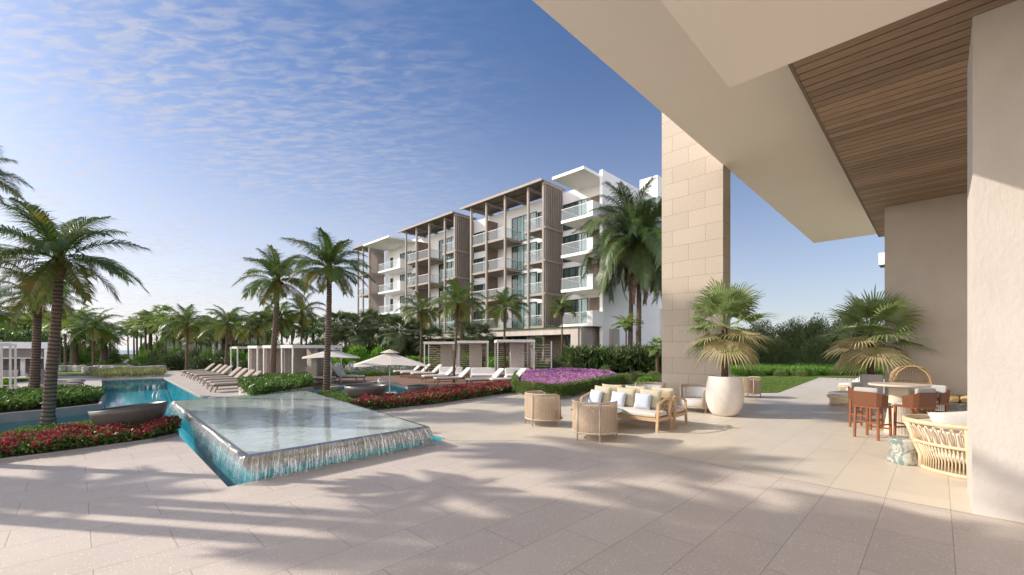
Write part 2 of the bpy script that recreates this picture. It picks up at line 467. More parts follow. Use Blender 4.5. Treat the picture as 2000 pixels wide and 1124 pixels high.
def watermat(name, tint, bscale, bstr, stretch=(1, 1, 1), rough=0.01, ior=1.33):
    m, nt, o = newmat(name)
    vec = coords(nt, stretch)
    h = noise(nt, vec, bscale, 3, 0.5, 0.6)
    nm = bump(nt, h, bstr, 0.02)
    t = nt.nodes.new('ShaderNodeBsdfTransparent'); t.inputs[0].default_value = lin(tint)
    g = nt.nodes.new('ShaderNodeBsdfGlossy'); g.inputs['Roughness'].default_value = rough
    nt.links.new(nm, g.inputs['Normal'])
    fr = nt.nodes.new('ShaderNodeFresnel'); fr.inputs[0].default_value = ior
    nt.links.new(nm, fr.inputs['Normal'])
    ms = nt.nodes.new('ShaderNodeMixShader')
    nt.links.new(front_only(nt, fr.outputs[0]), ms.inputs[0]); nt.links.new(t.outputs[0], ms.inputs[1]); nt.links.new(g.outputs[0], ms.inputs[2])
    nt.links.new(ms.outputs[0], o.inputs[0])
    return m
M['water'] = watermat('pool_water', (0.50, 0.84, 0.92), 3.2, 0.09, ior=1.2)
M['water_top'] = watermat('sheet_water', (0.88, 0.92, 0.905), 6.0, 0.20, (1, 1, 1), 0.02, 1.65)
def seamat():
    m, nt, o = newmat('sea_water')
    vec = coords(nt)
    princ(nt, o, (0.03, 0.22, 0.36), 0.25, 0.5, 0, bump(nt, noise(nt, vec, 0.5, 4), 0.4, 0.3))
    return m
M['sea'] = seamat()
def pooltile():
    m, nt, o = newmat('teal_pool_mosaic')
    vec = coords(nt)
    f = mrange(nt, noise(nt, vec, 4, 4, 0.6, 1.2), 0.35, 0.65)
    col = mixcol(nt, f, (0.03, 0.42, 0.52), (0.08, 0.60, 0.66))
    princ(nt, o, col, 0.4, 0.4)
    return m
M['pool_tile'] = pooltile()
M['deep_tile'] = simple('deep_blue_mosaic', (0.02, 0.22, 0.36), (0.03, 0.30, 0.44), 3, 0.4, 0.4)
def fallmat():
    m, nt, o = newmat('falling_water_sheet')
    t = nt.nodes.new('ShaderNodeUVMap')
    mp = nt.nodes.new('ShaderNodeMapping'); mp.inputs['Scale'].default_value = (9.0, 0.22, 1)
    nt.links.new(t.outputs[0], mp.inputs[0])
    h = noise(nt, mp.outputs[0], 3.0, 4, 0.6, 0.3)
    nm = bump(nt, h, 0.9, 0.05)
    tr = nt.nodes.new('ShaderNodeBsdfTransparent'); tr.inputs[0].default_value = (0.86, 0.93, 0.92, 1)
    g = nt.nodes.new('ShaderNodeBsdfGlossy'); g.inputs['Roughness'].default_value = 0.10
    nt.links.new(nm, g.inputs['Normal'])
    df = nt.nodes.new('ShaderNodeBsdfTranslucent'); df.inputs[0].default_value = (0.48, 0.48, 0.45, 1)
    m1 = nt.nodes.new('ShaderNodeMixShader')
    m1.inputs[0].default_value = 0.32
    nt.links.new(g.outputs[0], m1.inputs[1]); nt.links.new(df.outputs[0], m1.inputs[2])
    ms = nt.nodes.new('ShaderNodeMixShader')
    sx_ = nt.nodes.new('ShaderNodeSeparateXYZ'); nt.links.new(t.outputs[0], sx_.inputs[0])
    up_ = mrange(nt, sx_.outputs[1], 0.0, 1.15, -0.30, 0.75)
    fa = nt.nodes.new('ShaderNodeMath'); fa.operation = 'ADD'; fa.use_clamp = True
    nt.links.new(mrange(nt, h, 0.40, 0.62, 0.0, 0.55), fa.inputs[0]); nt.links.new(up_, fa.inputs[1])
    f = mrange(nt, fa.outputs[0], 0, 1, 0.10, 0.90)
    nt.links.new(f, ms.inputs[0]); nt.links.new(tr.outputs[0], ms.inputs[1]); nt.links.new(m1.outputs[0], ms.inputs[2])
    nt.links.new(ms.outputs[0], o.inputs[0])
    return m
M['fall'] = fallmat()
def trunkmat():
    m, nt, o = newmat('ringed_palm_bark')
    t = nt.nodes.new('ShaderNodeTexCoord')
    w = nt.nodes.new('ShaderNodeTexWave'); w.bands_direction = 'Z'
    w.inputs['Scale'].default_value = 3.2; w.inputs['Distortion'].default_value = 2.2
    w.inputs['Detail'].default_value = 3; w.inputs['Detail Scale'].default_value = 1.5
    nt.links.new(t.outputs['Object'], w.inputs['Vector'])
    n_ = noise(nt, t.outputs['Object'], 12, 4)
    col = mixcol(nt, mrange(nt, w.outputs['Fac'], 0.05, 0.5), (0.055, 0.036, 0.027), (0.20, 0.145, 0.11))
    col = mixcol(nt, mrange(nt, n_, 0.35, 0.7, 0, 0.6), col, (0.12, 0.085, 0.065))
    princ(nt, o, col, 0.9, 0.15, 0, bump(nt, w.outputs['Fac'], 0.9, 0.03))
    return m
M['bark'] = trunkmat()
M['bark_plain'] = simple('brown_bark', (0.16, 0.10, 0.07), (0.09, 0.06, 0.04), 12, 0.9, 0.1, 0.6, 20)
M['fiber'] = simple('brown_palm_fibre', (0.20, 0.11, 0.05), (0.10, 0.05, 0.025), 10, 0.9, 0.1, 0.5, 30)
M['frond'] = leafmat('coconut_frond', (0.085, 0.145, 0.032), (0.125, 0.185, 0.042), (0.22, 0.22, 0.05), 1.1, 0.36, 0.40, 0.5, 2.5)
M['frond_old'] = leafmat('yellowing_frond', (0.19, 0.185, 0.04), (0.14, 0.165, 0.04), (0.28, 0.19, 0.055), 1.1, 0.45, 0.3, 0.4, 3)
M['frond_far'] = leafmat('deep_green_frond', (0.075, 0.150, 0.033), (0.128, 0.210, 0.045), (0.225, 0.240, 0.053), 0.8, 0.45, 0.3, 0.35, 2.5)
M['frond_deep'] = leafmat('dark_coconut_frond', (0.055, 0.095, 0.025), (0.085, 0.13, 0.035), (0.14, 0.17, 0.05), 1.1, 0.38, 0.25, 0.5, 2.5)
M['frond_light'] = leafmat('light_green_frond', (0.165, 0.264, 0.039), (0.242, 0.319, 0.055), (0.330, 0.341, 0.077), 0.8, 0.45, 0.35, 0.35, 2.5)
M['dead_frond'] = leafmat('dry_brown_frond', (0.17, 0.11, 0.075), (0.12, 0.08, 0.055), (0.24, 0.17, 0.12), 1.5, 0.8, 0.15, 0.1)
M['fan'] = leafmat('fan_leaf_green', (0.22, 0.32, 0.115), (0.31, 0.40, 0.15), (0.42, 0.46, 0.23), 1.5, 0.42, 0.30, 0.45, 4)
M['fan_old'] = leafmat('fan_leaf_straw', (0.52, 0.45, 0.25), (0.40, 0.37, 0.17), (0.60, 0.50, 0.32), 2, 0.6, 0.3, 0.3, 5)
M['fan_dark'] = leafmat('dark_fan_leaf', (0.068, 0.112, 0.038), (0.112, 0.150, 0.053), (0.210, 0.225, 0.105), 1.0, 0.45, 0.2, 0.5, 4)
M['leaf_bright'] = leafmat('bright_green_leaf', (0.10, 0.26, 0.02), (0.17, 0.36, 0.035), (0.25, 0.42, 0.06), 1.2, 0.45, 0.35, 0.35)
M['leaf_mid'] = leafmat('mid_green_leaf', (0.077, 0.176, 0.028), (0.132, 0.242, 0.039), (0.209, 0.308, 0.066), 1.3, 0.45, 0.3, 0.4)
M['leaf_dark'] = leafmat('dark_green_leaf', (0.039, 0.077, 0.021), (0.070, 0.119, 0.031), (0.154, 0.196, 0.070), 1.0, 0.4, 0.15, 0.5)
M['leaf_olive'] = leafmat('olive_leaf', (0.078, 0.098, 0.036), (0.130, 0.143, 0.058), (0.221, 0.215, 0.104), 0.5, 0.5, 0.2, 0.3, 5)
M['leaf_sage'] = leafmat('sage_leaf', (0.16, 0.22, 0.06), (0.22, 0.26, 0.09), (0.28, 0.30, 0.14), 1.2, 0.6, 0.3, 0.25)
M['flower_red'] = leafmat('crimson_petal', (0.38, 0.035, 0.055), (0.25, 0.025, 0.045), (0.52, 0.12, 0.15), 2.5, 0.6, 0.25, 0.2, 14)
M['flower_pink'] = leafmat('magenta_petal', (0.60, 0.27, 0.50), (0.50, 0.18, 0.44), (0.76, 0.54, 0.70), 1.0, 0.6, 0.25, 0.2, 12)
M['flower_violet'] = leafmat('violet_petal', (0.20, 0.08, 0.36), (0.28, 0.12, 0.45), (0.40, 0.22, 0.55), 1.0, 0.6, 0.25, 0.2, 12)
M['flower_lilac'] = leafmat('pale_lilac_petal', (0.56, 0.50, 0.62), (0.68, 0.62, 0.70), (0.75, 0.71, 0.76), 1.0, 0.7, 0.25, 0.2, 12)
M['lawn'] = simple('lawn_grass', (0.11, 0.17, 0.03), (0.16, 0.23, 0.045), 1.4, 0.9, 0.1, 0.9, 60)
M['ground'] = simple('green_soil', (0.07, 0.10, 0.03), (0.10, 0.12, 0.045), 0.5, 0.95, 0.1, 0.8, 12)
M['path'] = simple('pale_path', (0.48, 0.42, 0.37), (0.43, 0.37, 0.32), 0.6, 0.8, 0.2)
M['sand'] = simple('beach_sand', (0.50, 0.43, 0.35), (0.45, 0.39, 0.31), 0.3, 0.9, 0.1)

# ------------------------------------------------------------------ mesh building
class MB:
    def __init__(s):
        s.v, s.f, s.m, s.uv = [], [], [], {}
    def add(s, vs, fs, mi=0):
        n = len(s.v)
        s.v.extend([tuple(x) for x in vs])
        s.f.extend([tuple(n + i for i in f) for f in fs])
        s.m.extend([mi] * len(fs))
        return s
    def box(s, c, size, rz=0.0, mi=0, rot=None):
        hx, hy, hz = size[0] / 2, size[1] / 2, size[2] / 2
        pts = [Vector((x, y, z)) for z in (-hz, hz) for y in (-hy, hy) for x in (-hx, hx)]
        mt = rot if rot is not None else Matrix.Rotation(rz, 3, 'Z')
        c = Vector(c)
        pts = [mt @ p + c for p in pts]
        return s.add(pts, [(0, 2, 3, 1), (4, 5, 7, 6), (0, 1, 5, 4), (2, 6, 7, 3), (0, 4, 6, 2), (1, 3, 7, 5)], mi)
    def box2(s, x0, x1, y0, y1, z0, z1, mi=0):
        return s.box(((x0 + x1) / 2, (y0 + y1) / 2, (z0 + z1) / 2), (abs(x1 - x0), abs(y1 - y0), abs(z1 - z0)), 0, mi)
    def beam(s, a, b, w, h, mi=0, up=(0, 0, 1)):
        a, b = Vector(a), Vector(b)
        d_ = (b - a); L = d_.length; d_.normalize()
        upv = Vector(up)
        if abs(d_.dot(upv)) > 0.95: upv = Vector((1, 0, 0))
        sx = d_.cross(upv).normalized(); sz = sx.cross(d_).normalized()
        mt = Matrix((sx, d_, sz)).transposed()
        return s.box((a + b) / 2, (w, L, h), 0, mi, mt)
    def tube(s, path, r, n=8, mi=0, closed=False, caps=True):
        path = [Vector(p) for p in path]
        N = len(path)
        rr = r if isinstance(r, (list, tuple)) else [r] * N
        vs, fs = [], []
        prev = None
        for i, p in enumerate(path):
            if closed: t = path[(i + 1) % N] - path[i - 1]
            else: t = path[min(i + 1, N - 1)] - path[max(i - 1, 0)]
            t.normalize()
            if prev is None:
                a = Vector((0, 0, 1)) if abs(t.z) < 0.9 else Vector((1, 0, 0))
                sx = t.cross(a).normalized()
            else:
                sx = (prev - t * prev.dot(t)).normalized()
            prev = sx
            sy = t.cross(sx)
            for k in range(n):
                an = 2 * PI * k / n
                vs.append(p + (sx * math.cos(an) + sy * math.sin(an)) * rr[i])
        M_ = N if closed else N - 1
        for i in range(M_):
            j = (i + 1) % N
            for k in range(n):
                k2 = (k + 1) % n
                fs.append((i * n + k, i * n + k2, j * n + k2, j * n + k))
        if caps and not closed:
            fs.append(tuple(range(n - 1, -1, -1)))
            fs.append(tuple((N - 1) * n + k for k in range(n)))
        return s.add(vs, fs, mi)
    def lathe(s, prof, n=40, mi=0, wob=None, c=(0, 0, 0)):
        vs, fs = [], []
        for i, (r, z) in enumerate(prof):
            for k in range(n):
                a = 2 * PI * k / n
                rr = r * (wob(a, z) if wob else 1.0)
                vs.append((c[0] + rr * math.cos(a), c[1] + rr * math.sin(a), c[2] + z))
        for i in range(len(prof) - 1):
            for k in range(n):
                k2 = (k + 1) % n
                fs.append((i * n + k, i * n + k2, (i + 1) * n + k2, (i + 1) * n + k))
        return s.add(vs, fs, mi)
    def disc(s, r, z, n=40, mi=0, c=(0, 0), up=True):
        vs = [(c[0] + r * math.cos(2 * PI * k / n), c[1] + r * math.sin(2 * PI * k / n), z) for k in range(n)]
        f = tuple(range(n)) if up else tuple(range(n - 1, -1, -1))
        return s.add(vs, [f], mi)
    def poly(s, pts, z, mi=0, holes=()):
        loops = [[Vector((p[0], p[1], 0)) for p in pts]] + [[Vector((p[0], p[1], 0)) for p in h] for h in holes]
        flat = [p for l in loops for p in l]
        tris = tessellate_polygon(loops)
        fs = []
        for t in tris:
            a, b, c_ = flat[t[0]], flat[t[1]], flat[t[2]]
            if (b - a).cross(c_ - a).z < 0: t = (t[0], t[2], t[1])
            fs.append(tuple(t))
        return s.add([(p.x, p.y, z) for p in flat], fs, mi)
    def prism(s, pts, z0, z1, mi=0, top=True, mi_side=None):
        ar = sum(pts[i][0] * pts[(i + 1) % len(pts)][1] - pts[(i + 1) % len(pts)][0] * pts[i][1] for i in range(len(pts)))
        if ar < 0: pts = pts[::-1]
        n = len(pts)
        vs = [(p[0], p[1], z0) for p in pts] + [(p[0], p[1], z1) for p in pts]
        s.add(vs, [(i, (i + 1) % n, n + (i + 1) % n, n + i) for i in range(n)], mi if mi_side is None else mi_side)
        if top: s.poly(pts, z1, mi)
        return s
    def rbox(s, c, size, rad=0.05, seg=3, rz=0.0, mi=0, puff=0.0, rot=None):
        """box with rounded corners and a slightly puffed surface (cushions)"""
        n = 10
        hx, hy, hz = [q / 2 for q in size]
        mt = rot if rot is not None else Matrix.Rotation(rz, 3, 'Z')
        c = Vector(c)
        vs, fs = [], []
        def add_face(o, du, dv):
            base = len(vs)
            for i in range(n + 1):
                for j in range(n + 1):
                    p = Vector(o) + Vector(du) * (2 * i / n - 1) + Vector(dv) * (2 * j / n - 1)
                    q = Vector((p.x * hx, p.y * hy, p.z * hz))
                    inn = Vector((max(-hx + rad, min(hx - rad, q.x)), max(-hy + rad, min(hy - rad, q.y)), max(-hz + rad, min(hz - rad, q.z))))
                    d_ = q - inn
                    if d_.length > 1e-6: q = inn + d_.normalized() * rad
                    if puff:
                        fx = 1 - (q.x / hx) ** 2; fy = 1 - (q.y / hy) ** 2; fz = 1 - (q.z / hz) ** 2
                        q.z += puff * max(0, fx) * max(0, fy) * (1 if p.z > 0 else -1) * abs(p.z)
                        q.x += puff * 0.4 * max(0, fy) * max(0, fz) * (p.x if abs(p.x) > 0.99 else 0)
                        q.y += puff * 0.4 * max(0, fx) * max(0, fz) * (p.y if abs(p.y) > 0.99 else 0)
                    vs.append(mt @ q + c)
            for i in range(n):
                for j in range(n):
                    a = base + i * (n + 1) + j
                    fs.append((a, a + n + 1, a + n + 2, a + 1))
        add_face((0, 0, 1), (1, 0, 0), (0, 1, 0)); add_face((0, 0, -1), (0, 1, 0), (1, 0, 0))
        add_face((1, 0, 0), (0, 1, 0), (0, 0, 1)); add_face((-1, 0, 0), (0, 0, 1), (0, 1, 0))
        add_face((0, 1, 0), (0, 0, 1), (1, 0, 0)); add_face((0, -1, 0), (1, 0, 0), (0, 0, 1))
        return s.add(vs, fs, mi)
    def build(s, name, mats, parent=None, smooth=False, loc=None, weld=False):
        me = bpy.data.meshes.new(name)
        me.from_pydata(s.v, [], s.f)
        if not isinstance(mats, (list, tuple)): mats = [mats]
        for m in mats: me.materials.append(M[m] if isinstance(m, str) else m)
        if len(mats) > 1: me.polygons.foreach_set('material_index', s.m)
        if weld:
            import bmesh
            bm = bmesh.new(); bm.from_mesh(me)
            bmesh.ops.remove_doubles(bm, verts=bm.verts, dist=1e-4)
            bm.to_mesh(me); bm.free()
        if smooth: me.polygons.foreach_set('use_smooth', [True] * len(me.polygons))
        me.update()
        o = bpy.data.objects.new(name, me)
        C.objects.link(o)
        if parent is not None: o.parent = parent
        if loc is not None: o.location = loc
        return o
def tag(o, label=None, cat=None, group=None, kind=None):
    if label: o['label'] = label
    if cat: o['category'] = cat
    if group: o['group'] = group
    if kind: o['kind'] = kind
    return o
def thing(name, label, cat, loc=(0, 0, 0), rz=0.0, group=None):
    o = bpy.data.objects.new(name, None)
    o.empty_display_size = 0.2
    C.objects.link(o)
    o.location = loc; o.rotation_euler = (0, 0, rz)
    return tag(o, label, cat, group)
def copy_tree(o, parent=None, top=True):
    c = o.copy(); C.objects.link(c)
    if parent is not None: c.parent = parent
    for ch in list(o.children): copy_tree(ch, c, False)
    return c
class Proto:
    """the first use takes the built thing itself, later ones copy it"""
    def __init__(s, root): s.root, s.used = root, False
    def put(s, loc, rz=0.0, label=None, group=None, scale=1.0):
        o = copy_tree(s.root) if s.used else s.root
        s.used = True
        o.location = loc; o.rotation_euler = (0, 0, rz)
        o.scale = (scale, scale, scale)
        if label: o['label'] = label
        if group: o['group'] = group
        return o
def npmesh(name, V, Fq, mats, mi=None, parent=None, loc=None, smooth=False):
    """V (n,3); Fq (k,4) quads or list"""
    me = bpy.data.meshes.new(name)
    V = np.asarray(V, dtype=np.float32); Fq = np.asarray(Fq, dtype=np.int32)
    me.vertices.add(len(V)); me.vertices.foreach_set('co', V.ravel())
    k = Fq.shape[1]
    me.loops.add(Fq.size); me.loops.foreach_set('vertex_index', Fq.ravel())
    me.polygons.add(len(Fq))
    me.polygons.foreach_set('loop_start', np.arange(0, Fq.size, k, dtype=np.int32))
    me.polygons.foreach_set('loop_total', np.full(len(Fq), k, dtype=np.int32))
    for m in mats: me.materials.append(M[m])
    if mi is not None: me.polygons.foreach_set('material_index', np.asarray(mi, dtype=np.int32))
    if smooth: me.polygons.foreach_set('use_smooth', np.ones(len(Fq), dtype=bool))
    me.update(calc_edges=True)
    o = bpy.data.objects.new(name, me)
    C.objects.link(o)
    if parent is not None: o.parent = parent
    if loc is not None: o.location = loc
    return o
def leaf_quads(pts, dirs, length, width, rs=rng, curl=0.25):
    """two-quad leaves (diamond bent in the middle): base at pts, pointing along dirs"""
    n = len(pts)
    dirs = dirs / np.maximum(np.linalg.norm(dirs, axis=1, keepdims=True), 1e-6)
    rnd = rs.normal(size=(n, 3))
    side = np.cross(dirs, rnd); side /= np.maximum(np.linalg.norm(side, axis=1, keepdims=True), 1e-6)
    L = length * rs.uniform(0.65, 1.25, (n, 1)); W = width * rs.uniform(0.7, 1.2, (n, 1))
    up = np.cross(side, dirs)
    a = pts
    m_ = pts + dirs * L * 0.5 + up * L * curl * 0.3
    b = m_ - side * W * 0.5; c = m_ + side * W * 0.5
    d_ = pts + dirs * L - up * L * curl * 0.3
    V = np.stack([a, b, d_, c], axis=1).reshape(-1, 3)
    Fq = np.arange(4 * n).reshape(-1, 4)
    return V, Fq
def join_parts(parts):
    Vs, Fs, Ms, off = [], [], [], 0
    for V, Fq, mi in parts:
        Vs.append(V); Fs.append(Fq + off); Ms.append(np.full(len(Fq), mi)); off += len(V)
    return np.concatenate(Vs), np.concatenate(Fs), np.concatenate(Ms)

# ------------------------------------------------------------------ the setting
# pool, channel and fountain basin as one hole in the ground
HOLE = [G(x, y) for x, y in [(445, 952), (870, 858), (700, 812), (668, 800), (700, 796), (770, 786), (842, 765), (737, 745.5), (686, 752),
        (640, 758), (618, 763), (600, 775), (560, 790), (480, 795), (404, 776), (325, 738), (198, 741.5), (203, 803), (196, 800),
        (100, 812), (0, 822), (-300, 860), (-300, 900), (0, 862), (120, 845), (200, 832), (330, 838), (346, 848)]]
BASIN_FAR = 0
gp = MB().poly([(-3000, -300), (3000, -300), (3000, 240), (-3000, 240)], 0, 0, [HOLE]).build('ground', ['ground'])
tag(gp, kind='structure')
se = MB().poly([(-3000, 240), (3000, 240), (3000, 5500), (-3000, 5500)], -0.5).build('sea', ['sea'])
tag(se, kind='structure')
sn = MB().poly([(-300, 196), (120, 196), (120, 239.9), (-300, 239.9)], 0.004).build('beach', ['sand'])
tag(sn, kind='structure')
gsouth = UV(0, 0)
# paved terrace
pav = [Vector((-34, -10, 0)), Vector((30, -10, 0)), Vector((34, 8, 0)), G(1900, 745), G(1600, 738), G(1520, 768), G(1440, 769), G(1430, 748), G(1300, 748), G(1205, 752), G(1120, 775),
       G(1005, 762), G(1000, 728), G(700, 722), G(520, 716), G(400, 717), G(345, 716), G(330, 729), G(200, 735), G(100, 735), G(-400, 742)]
pv = MB().poly(pav, 0.004, 0, [HOLE]).build('terrace_paving', ['terrazzo'])
tag(pv, kind='structure')
crm = [G(900, 862), G(1000, 861), G(1100, 864.5), G(1180, 871), G(1250, 880), G(1345, 898), G(1425, 914), G(1600, 949), G(1750, 978), G(1890, 1004), UV(7.1, -3), UV(40, -6),
       G(1900, 745), G(1600, 738), G(1520, 768), G(1440, 769), G(1430, 748), G(1300, 748), G(1205, 752), G(1120, 775), G(1005, 769), G(850, 793), G(700, 806), G(880, 861)]
cf = MB().poly(crm, 0.008).build('terrace_floor', ['cream'])
tag(cf, kind='structure')
# pale deck beside the blue pool, timber deck round the second pool
pd = MB().poly([G(404, 776), G(480, 794), G(560, 789), G(600, 774), G(618, 762.5), G(560, 735), G(480, 722), G(380, 722), G(328, 729), G(200, 735), G(-300, 741), G(-300, 770), G(0, 790), G(190, 780), G(197, 741), G(325, 737.5)], 0.008).build('pool_deck', ['deck_stone'])
tag(pd, kind='structure')
wd = MB().poly([G(619, 762.6), G(590, 752), G(640, 741), G(720, 731), G(800, 727), G(900, 727), G(1010, 733), G(1010, 752), G(860, 772), G(843, 764.6), G(737, 745), G(686, 751.4), G(640, 757.4)], 0.012).build('timber_deck', ['deckwood'])
tag(wd, kind='structure')
rim = []
lw = MB().poly([G(1440, 768.5), G(1520, 767.5), G(1600, 738), G(1740, 738), G(1740, 722), G(1420, 722), G(1428, 747)], 0.016).build('lawn', ['lawn'])
tag(lw, kind='structure')
l2 = MB().poly([G(60, 729), G(190, 731), G(330, 722), G(300, 714), G(255, 706), G(235, 700), G(-100, 700), G(-100, 726)], 0.010).build('lawn', ['lawn'])
tag(l2, kind='structure')
l3 = MB().poly([G(400, 712), G(520, 712), G(520, 699), G(400, 700)], 0.010).build('lawn', ['lawn'])
tag(l3, kind='structure')
pt = MB().poly([G(330, 729), G(400, 722), G(300, 715), G(262, 708), G(250, 702), G(236, 700), G(238, 706), G(250, 714), G(280, 720)], 0.022).build('garden_path', ['path'])
tag(pt, kind='structure')
# pool floor and sides
fl = MB()
fl.poly(HOLE, -0.75, 0)
n_ = len(HOLE)
for i in range(n_):
    a, b = HOLE[i], HOLE[(i + 1) % n_]
    fl.add([(a.x, a.y, -0.75), (b.x, b.y, -0.75), (b.x, b.y, 0.0), (a.x, a.y, 0.0)], [(0, 1, 2, 3)], 0)
tag(fl.build('pool_basin', ['pool_tile', 'deep_tile']), kind='structure')
wt = MB().poly(HOLE, -0.035).build('pool_water', ['water'])
tag(wt, kind='structure')
# pale coping line round the pools
cp = MB()
for a, b in zip([G(198, 741.5), G(325, 738), G(843, 765), G(737, 745.3), G(686, 751.8)], [G(325, 738), G(404, 776), G(737, 745.3), G(686, 751.8), G(640, 757.8)]):
    cp.beam(a + Vector((0, 0, -0.012)), b + Vector((0, 0, -0.012)), 0.30, 0.075)
for a, b in zip([G(346, 848), G(445, 952)], [G(445, 952), G(870, 858)]):
    pass
tag(cp.build('pool_coping', ['path']), kind='structure')

# ------------------------------------------------------------------ canopy, pillars, wall
can = thing('canopy', 'large cream concrete canopy with slatted timber ceiling overhead', 'canopy', UV(20, 3, 0), PHI)
def ubox(mb, u0, u1, v0, v1, z0, z1, ou=20, ov=3, mi=0):
    return mb.box2(u0 - ou, u1 - ou, v0 - ov, v1 - ov, z0, z1, mi)
KA = 0.80
ZA = H + 7.15 * KA
ZW = 6.40                      # timber ceiling
ZB = 5.60                      # dropped soffit near the eye
b = MB(); ubox(b, -12, 34.7 * KA, 2.63 * KA, 5.90 * KA, ZA, ZA + 1.2)
b.build('edge_beam', 'soffit', can)
b = MB(); ubox(b, -14, 10.95 * 0.6, -12, 3.53 * 0.6, ZB, ZB + 0.5)
b.build('dropped_soffit', 'soffit', can)
vw = 2.63 * (ZW - H) / 7.15
b = MB()
u = 5.4
while u < 22.6:
    ubox(b, u, u + 0.205, -9, vw - 0.02, ZW, ZW + 0.03)
    u += 0.232
b.build('timber_ceiling', 'ceiling_wood', can)
b = MB(); ubox(b, 5.3, 22.7, -9, vw - 0.021, ZW + 0.05, ZW + 0.12); ubox(b, 5.3, 22.7, vw - 0.018, vw + 0.03, ZW - 0.01, ZW + 0.5)
b.build('ceiling_backing', 'taupe_dark', can)
b = MB(); ubox(b, -14, 27.7, -12, 2.63 * KA - 0.004, ZA + 0.3, ZA + 1.2)
b.build('roof_slab', 'soffit', can)
v0 = 5.90 * KA + 0.01
pw, pdp = 2.48 * KA, 0.83 * KA
u_p = (8.17 * CP + 16.65 * SP) * KA
o = MB().box2(0, pdp, 0, pw, -0.02, ZA + 2.4).build('stone_pillar', ['stone_blocks'])
o.location = UV(u_p, v0, 0); o.rotation_euler = (0, 0, PHI)
tag(o, 'tall sand coloured stone block pillar holding the canopy edge', 'pillar')
pp = G(1900, 1005)
upu, upv = pp.x * CP + pp.y * SP, -pp.x * SP + pp.y * CP
o = MB().box2(0, 1.26, -4, 0, -0.02, ZB - 0.002).build('plaster_pillar', ['plaster_pillar'])
o.location = UV(upu, upv, 0); o.rotation_euler = (0, 0, PHI)
tag(o, 'wide white plaster pillar close at the right edge', 'pillar')
kw = (ZW - H) / 7.55
o = MB().box2(0, 0.5, -14, 0, -0.02, ZW - 0.002).build('plaster_wall', ['plaster'])
o.location = UV(30.0 * kw, 2.01 * kw, 0); o.rotation_euler = (0, 0, PHI)
tag(o, 'shaded beige plaster wall behind the terrace furniture', 'wall')
o = MB().box2(0, 2.0, -1.4, 0, 0, 1.1).build('roof_end', ['white'])
o.location = P(1716, 40, ZH(518, 40)); o.rotation_euler = (0, 0, PHI)
tag(o, 'white roof corner seen beyond the shaded plaster wall', 'roof')

# ------------------------------------------------------------------ fountain
ft = G(600, 840)
fb = thing('overflow_fountain', 'low square fountain with mirror water spilling over all sides', 'fountain', (0, 0, 0))
ZT = 0.385
A_, B_, C_, D_ = [G(x, y, ZT) for x, y in ((339, 783), (483, 888), (833, 832), (601, 763))]
cen = (A_ + B_ + C_ + D_) / 4
fb.location = (cen.x, cen.y, 0)
def loc_(p): return (p.x - cen.x, p.y - cen.y)
top = [loc_(p) for p in (A_, B_, C_, D_)]
def scaled(pts, off):
    out = []
    n = len(pts)
    for i in range(n):
        p0, p1, p2 = Vector(pts[i - 1]), Vector(pts[i]), Vector(pts[(i + 1) % n])
        e1 = (p1 - p0).normalized(); e2 = (p2 - p1).normalized()
        n1_, n2_ = Vector((e1.y, -e1.x)), Vector((e2.y, -e2.x))
        bis = (n1_ + n2_).normalized()
        out.append(p1 + bis * (off / max(0.3, bis.dot(n1_))))
    return [(q.x, q.y) for q in out]
ar = sum(top[i][0] * top[(i + 1) % 4][1] - top[(i + 1) % 4][0] * top[i][1] for i in range(4))
sg = 1 if ar > 0 else -1
core = MB()
ins = scaled(top, -0.10 * sg)
core.prism(ins, -0.74, 0.12, 0)
core.build('fountain_base', ['pool_tile'], fb)
lip = MB().prism(scaled(top, -0.03 * sg), 0.125, ZT - 0.02, 0)
lip.build('fountain_slab', [simple('grey_fountain_stone', (0.40, 0.38, 0.34), (0.33, 0.31, 0.28), 3, 0.4, 0.5)], fb)
MB().poly(scaled(top, -0.03 * sg), ZT - 0.012).build('fountain_floor', [simple('pale_fountain_floor', (0.78, 0.81, 0.79), (0.62, 0.66, 0.64), 2.2, 0.4, 0.4)], fb)
MB().poly(scaled(top, -0.004 * sg), ZT).build('water_surface', ['water_top'], fb)
# falling sheets, one per side
for i in range(4):
    p0, p1 = top[i], top[(i + 1) % 4]
    q = [scaled(top, o_ * sg) for o_ in (0.0, 0.035, 0.06, 0.085, 0.105, 0.125, 0.14)]
    zs = [ZT, ZT - 0.012, ZT - 0.05, ZT - 0.13, ZT - 0.24, ZT - 0.35, -0.09]
    NS = 60
    vs, uvs, fs = [], [], []
    Ls = (Vector(p1) - Vector(p0)).length
    for r_ in range(len(zs)):
        a, c = Vector(q[r_][i]), Vector(q[r_][(i + 1) % 4])
        for k in range(NS + 1):
            t = k / NS
            p = a.lerp(c, t)
            nrm = (c - a).normalized(); nn = Vector((nrm.y, -nrm.x)) * sg
            wv = 0.012 * math.sin(t * Ls * 9 + i) + 0.010 * math.sin(t * Ls * 23 + 2 * i) + 0.006 * math.sin(t * Ls * 51)
            p = p + nn * wv * (r_ / 6.0)
            vs.append((p.x, p.y, zs[r_])); uvs.append((t * Ls, zs[r_] * 3))
    for r_ in range(len(zs) - 1):
        for k in range(NS):
            a = r_ * (NS + 1) + k
            fs.append((a, a + NS + 1, a + NS + 2, a + 1))
    mb = MB().add(vs, fs)
    o = mb.build('water_curtain', ['fall'], fb, smooth=True)
    ul = o.data.uv_layers.new(name='UVMap')
    for poly_ in o.data.polygons:
        for li in poly_.loop_indices:
            ul.data[li].uv = uvs[o.data.loops[li].vertex_index]

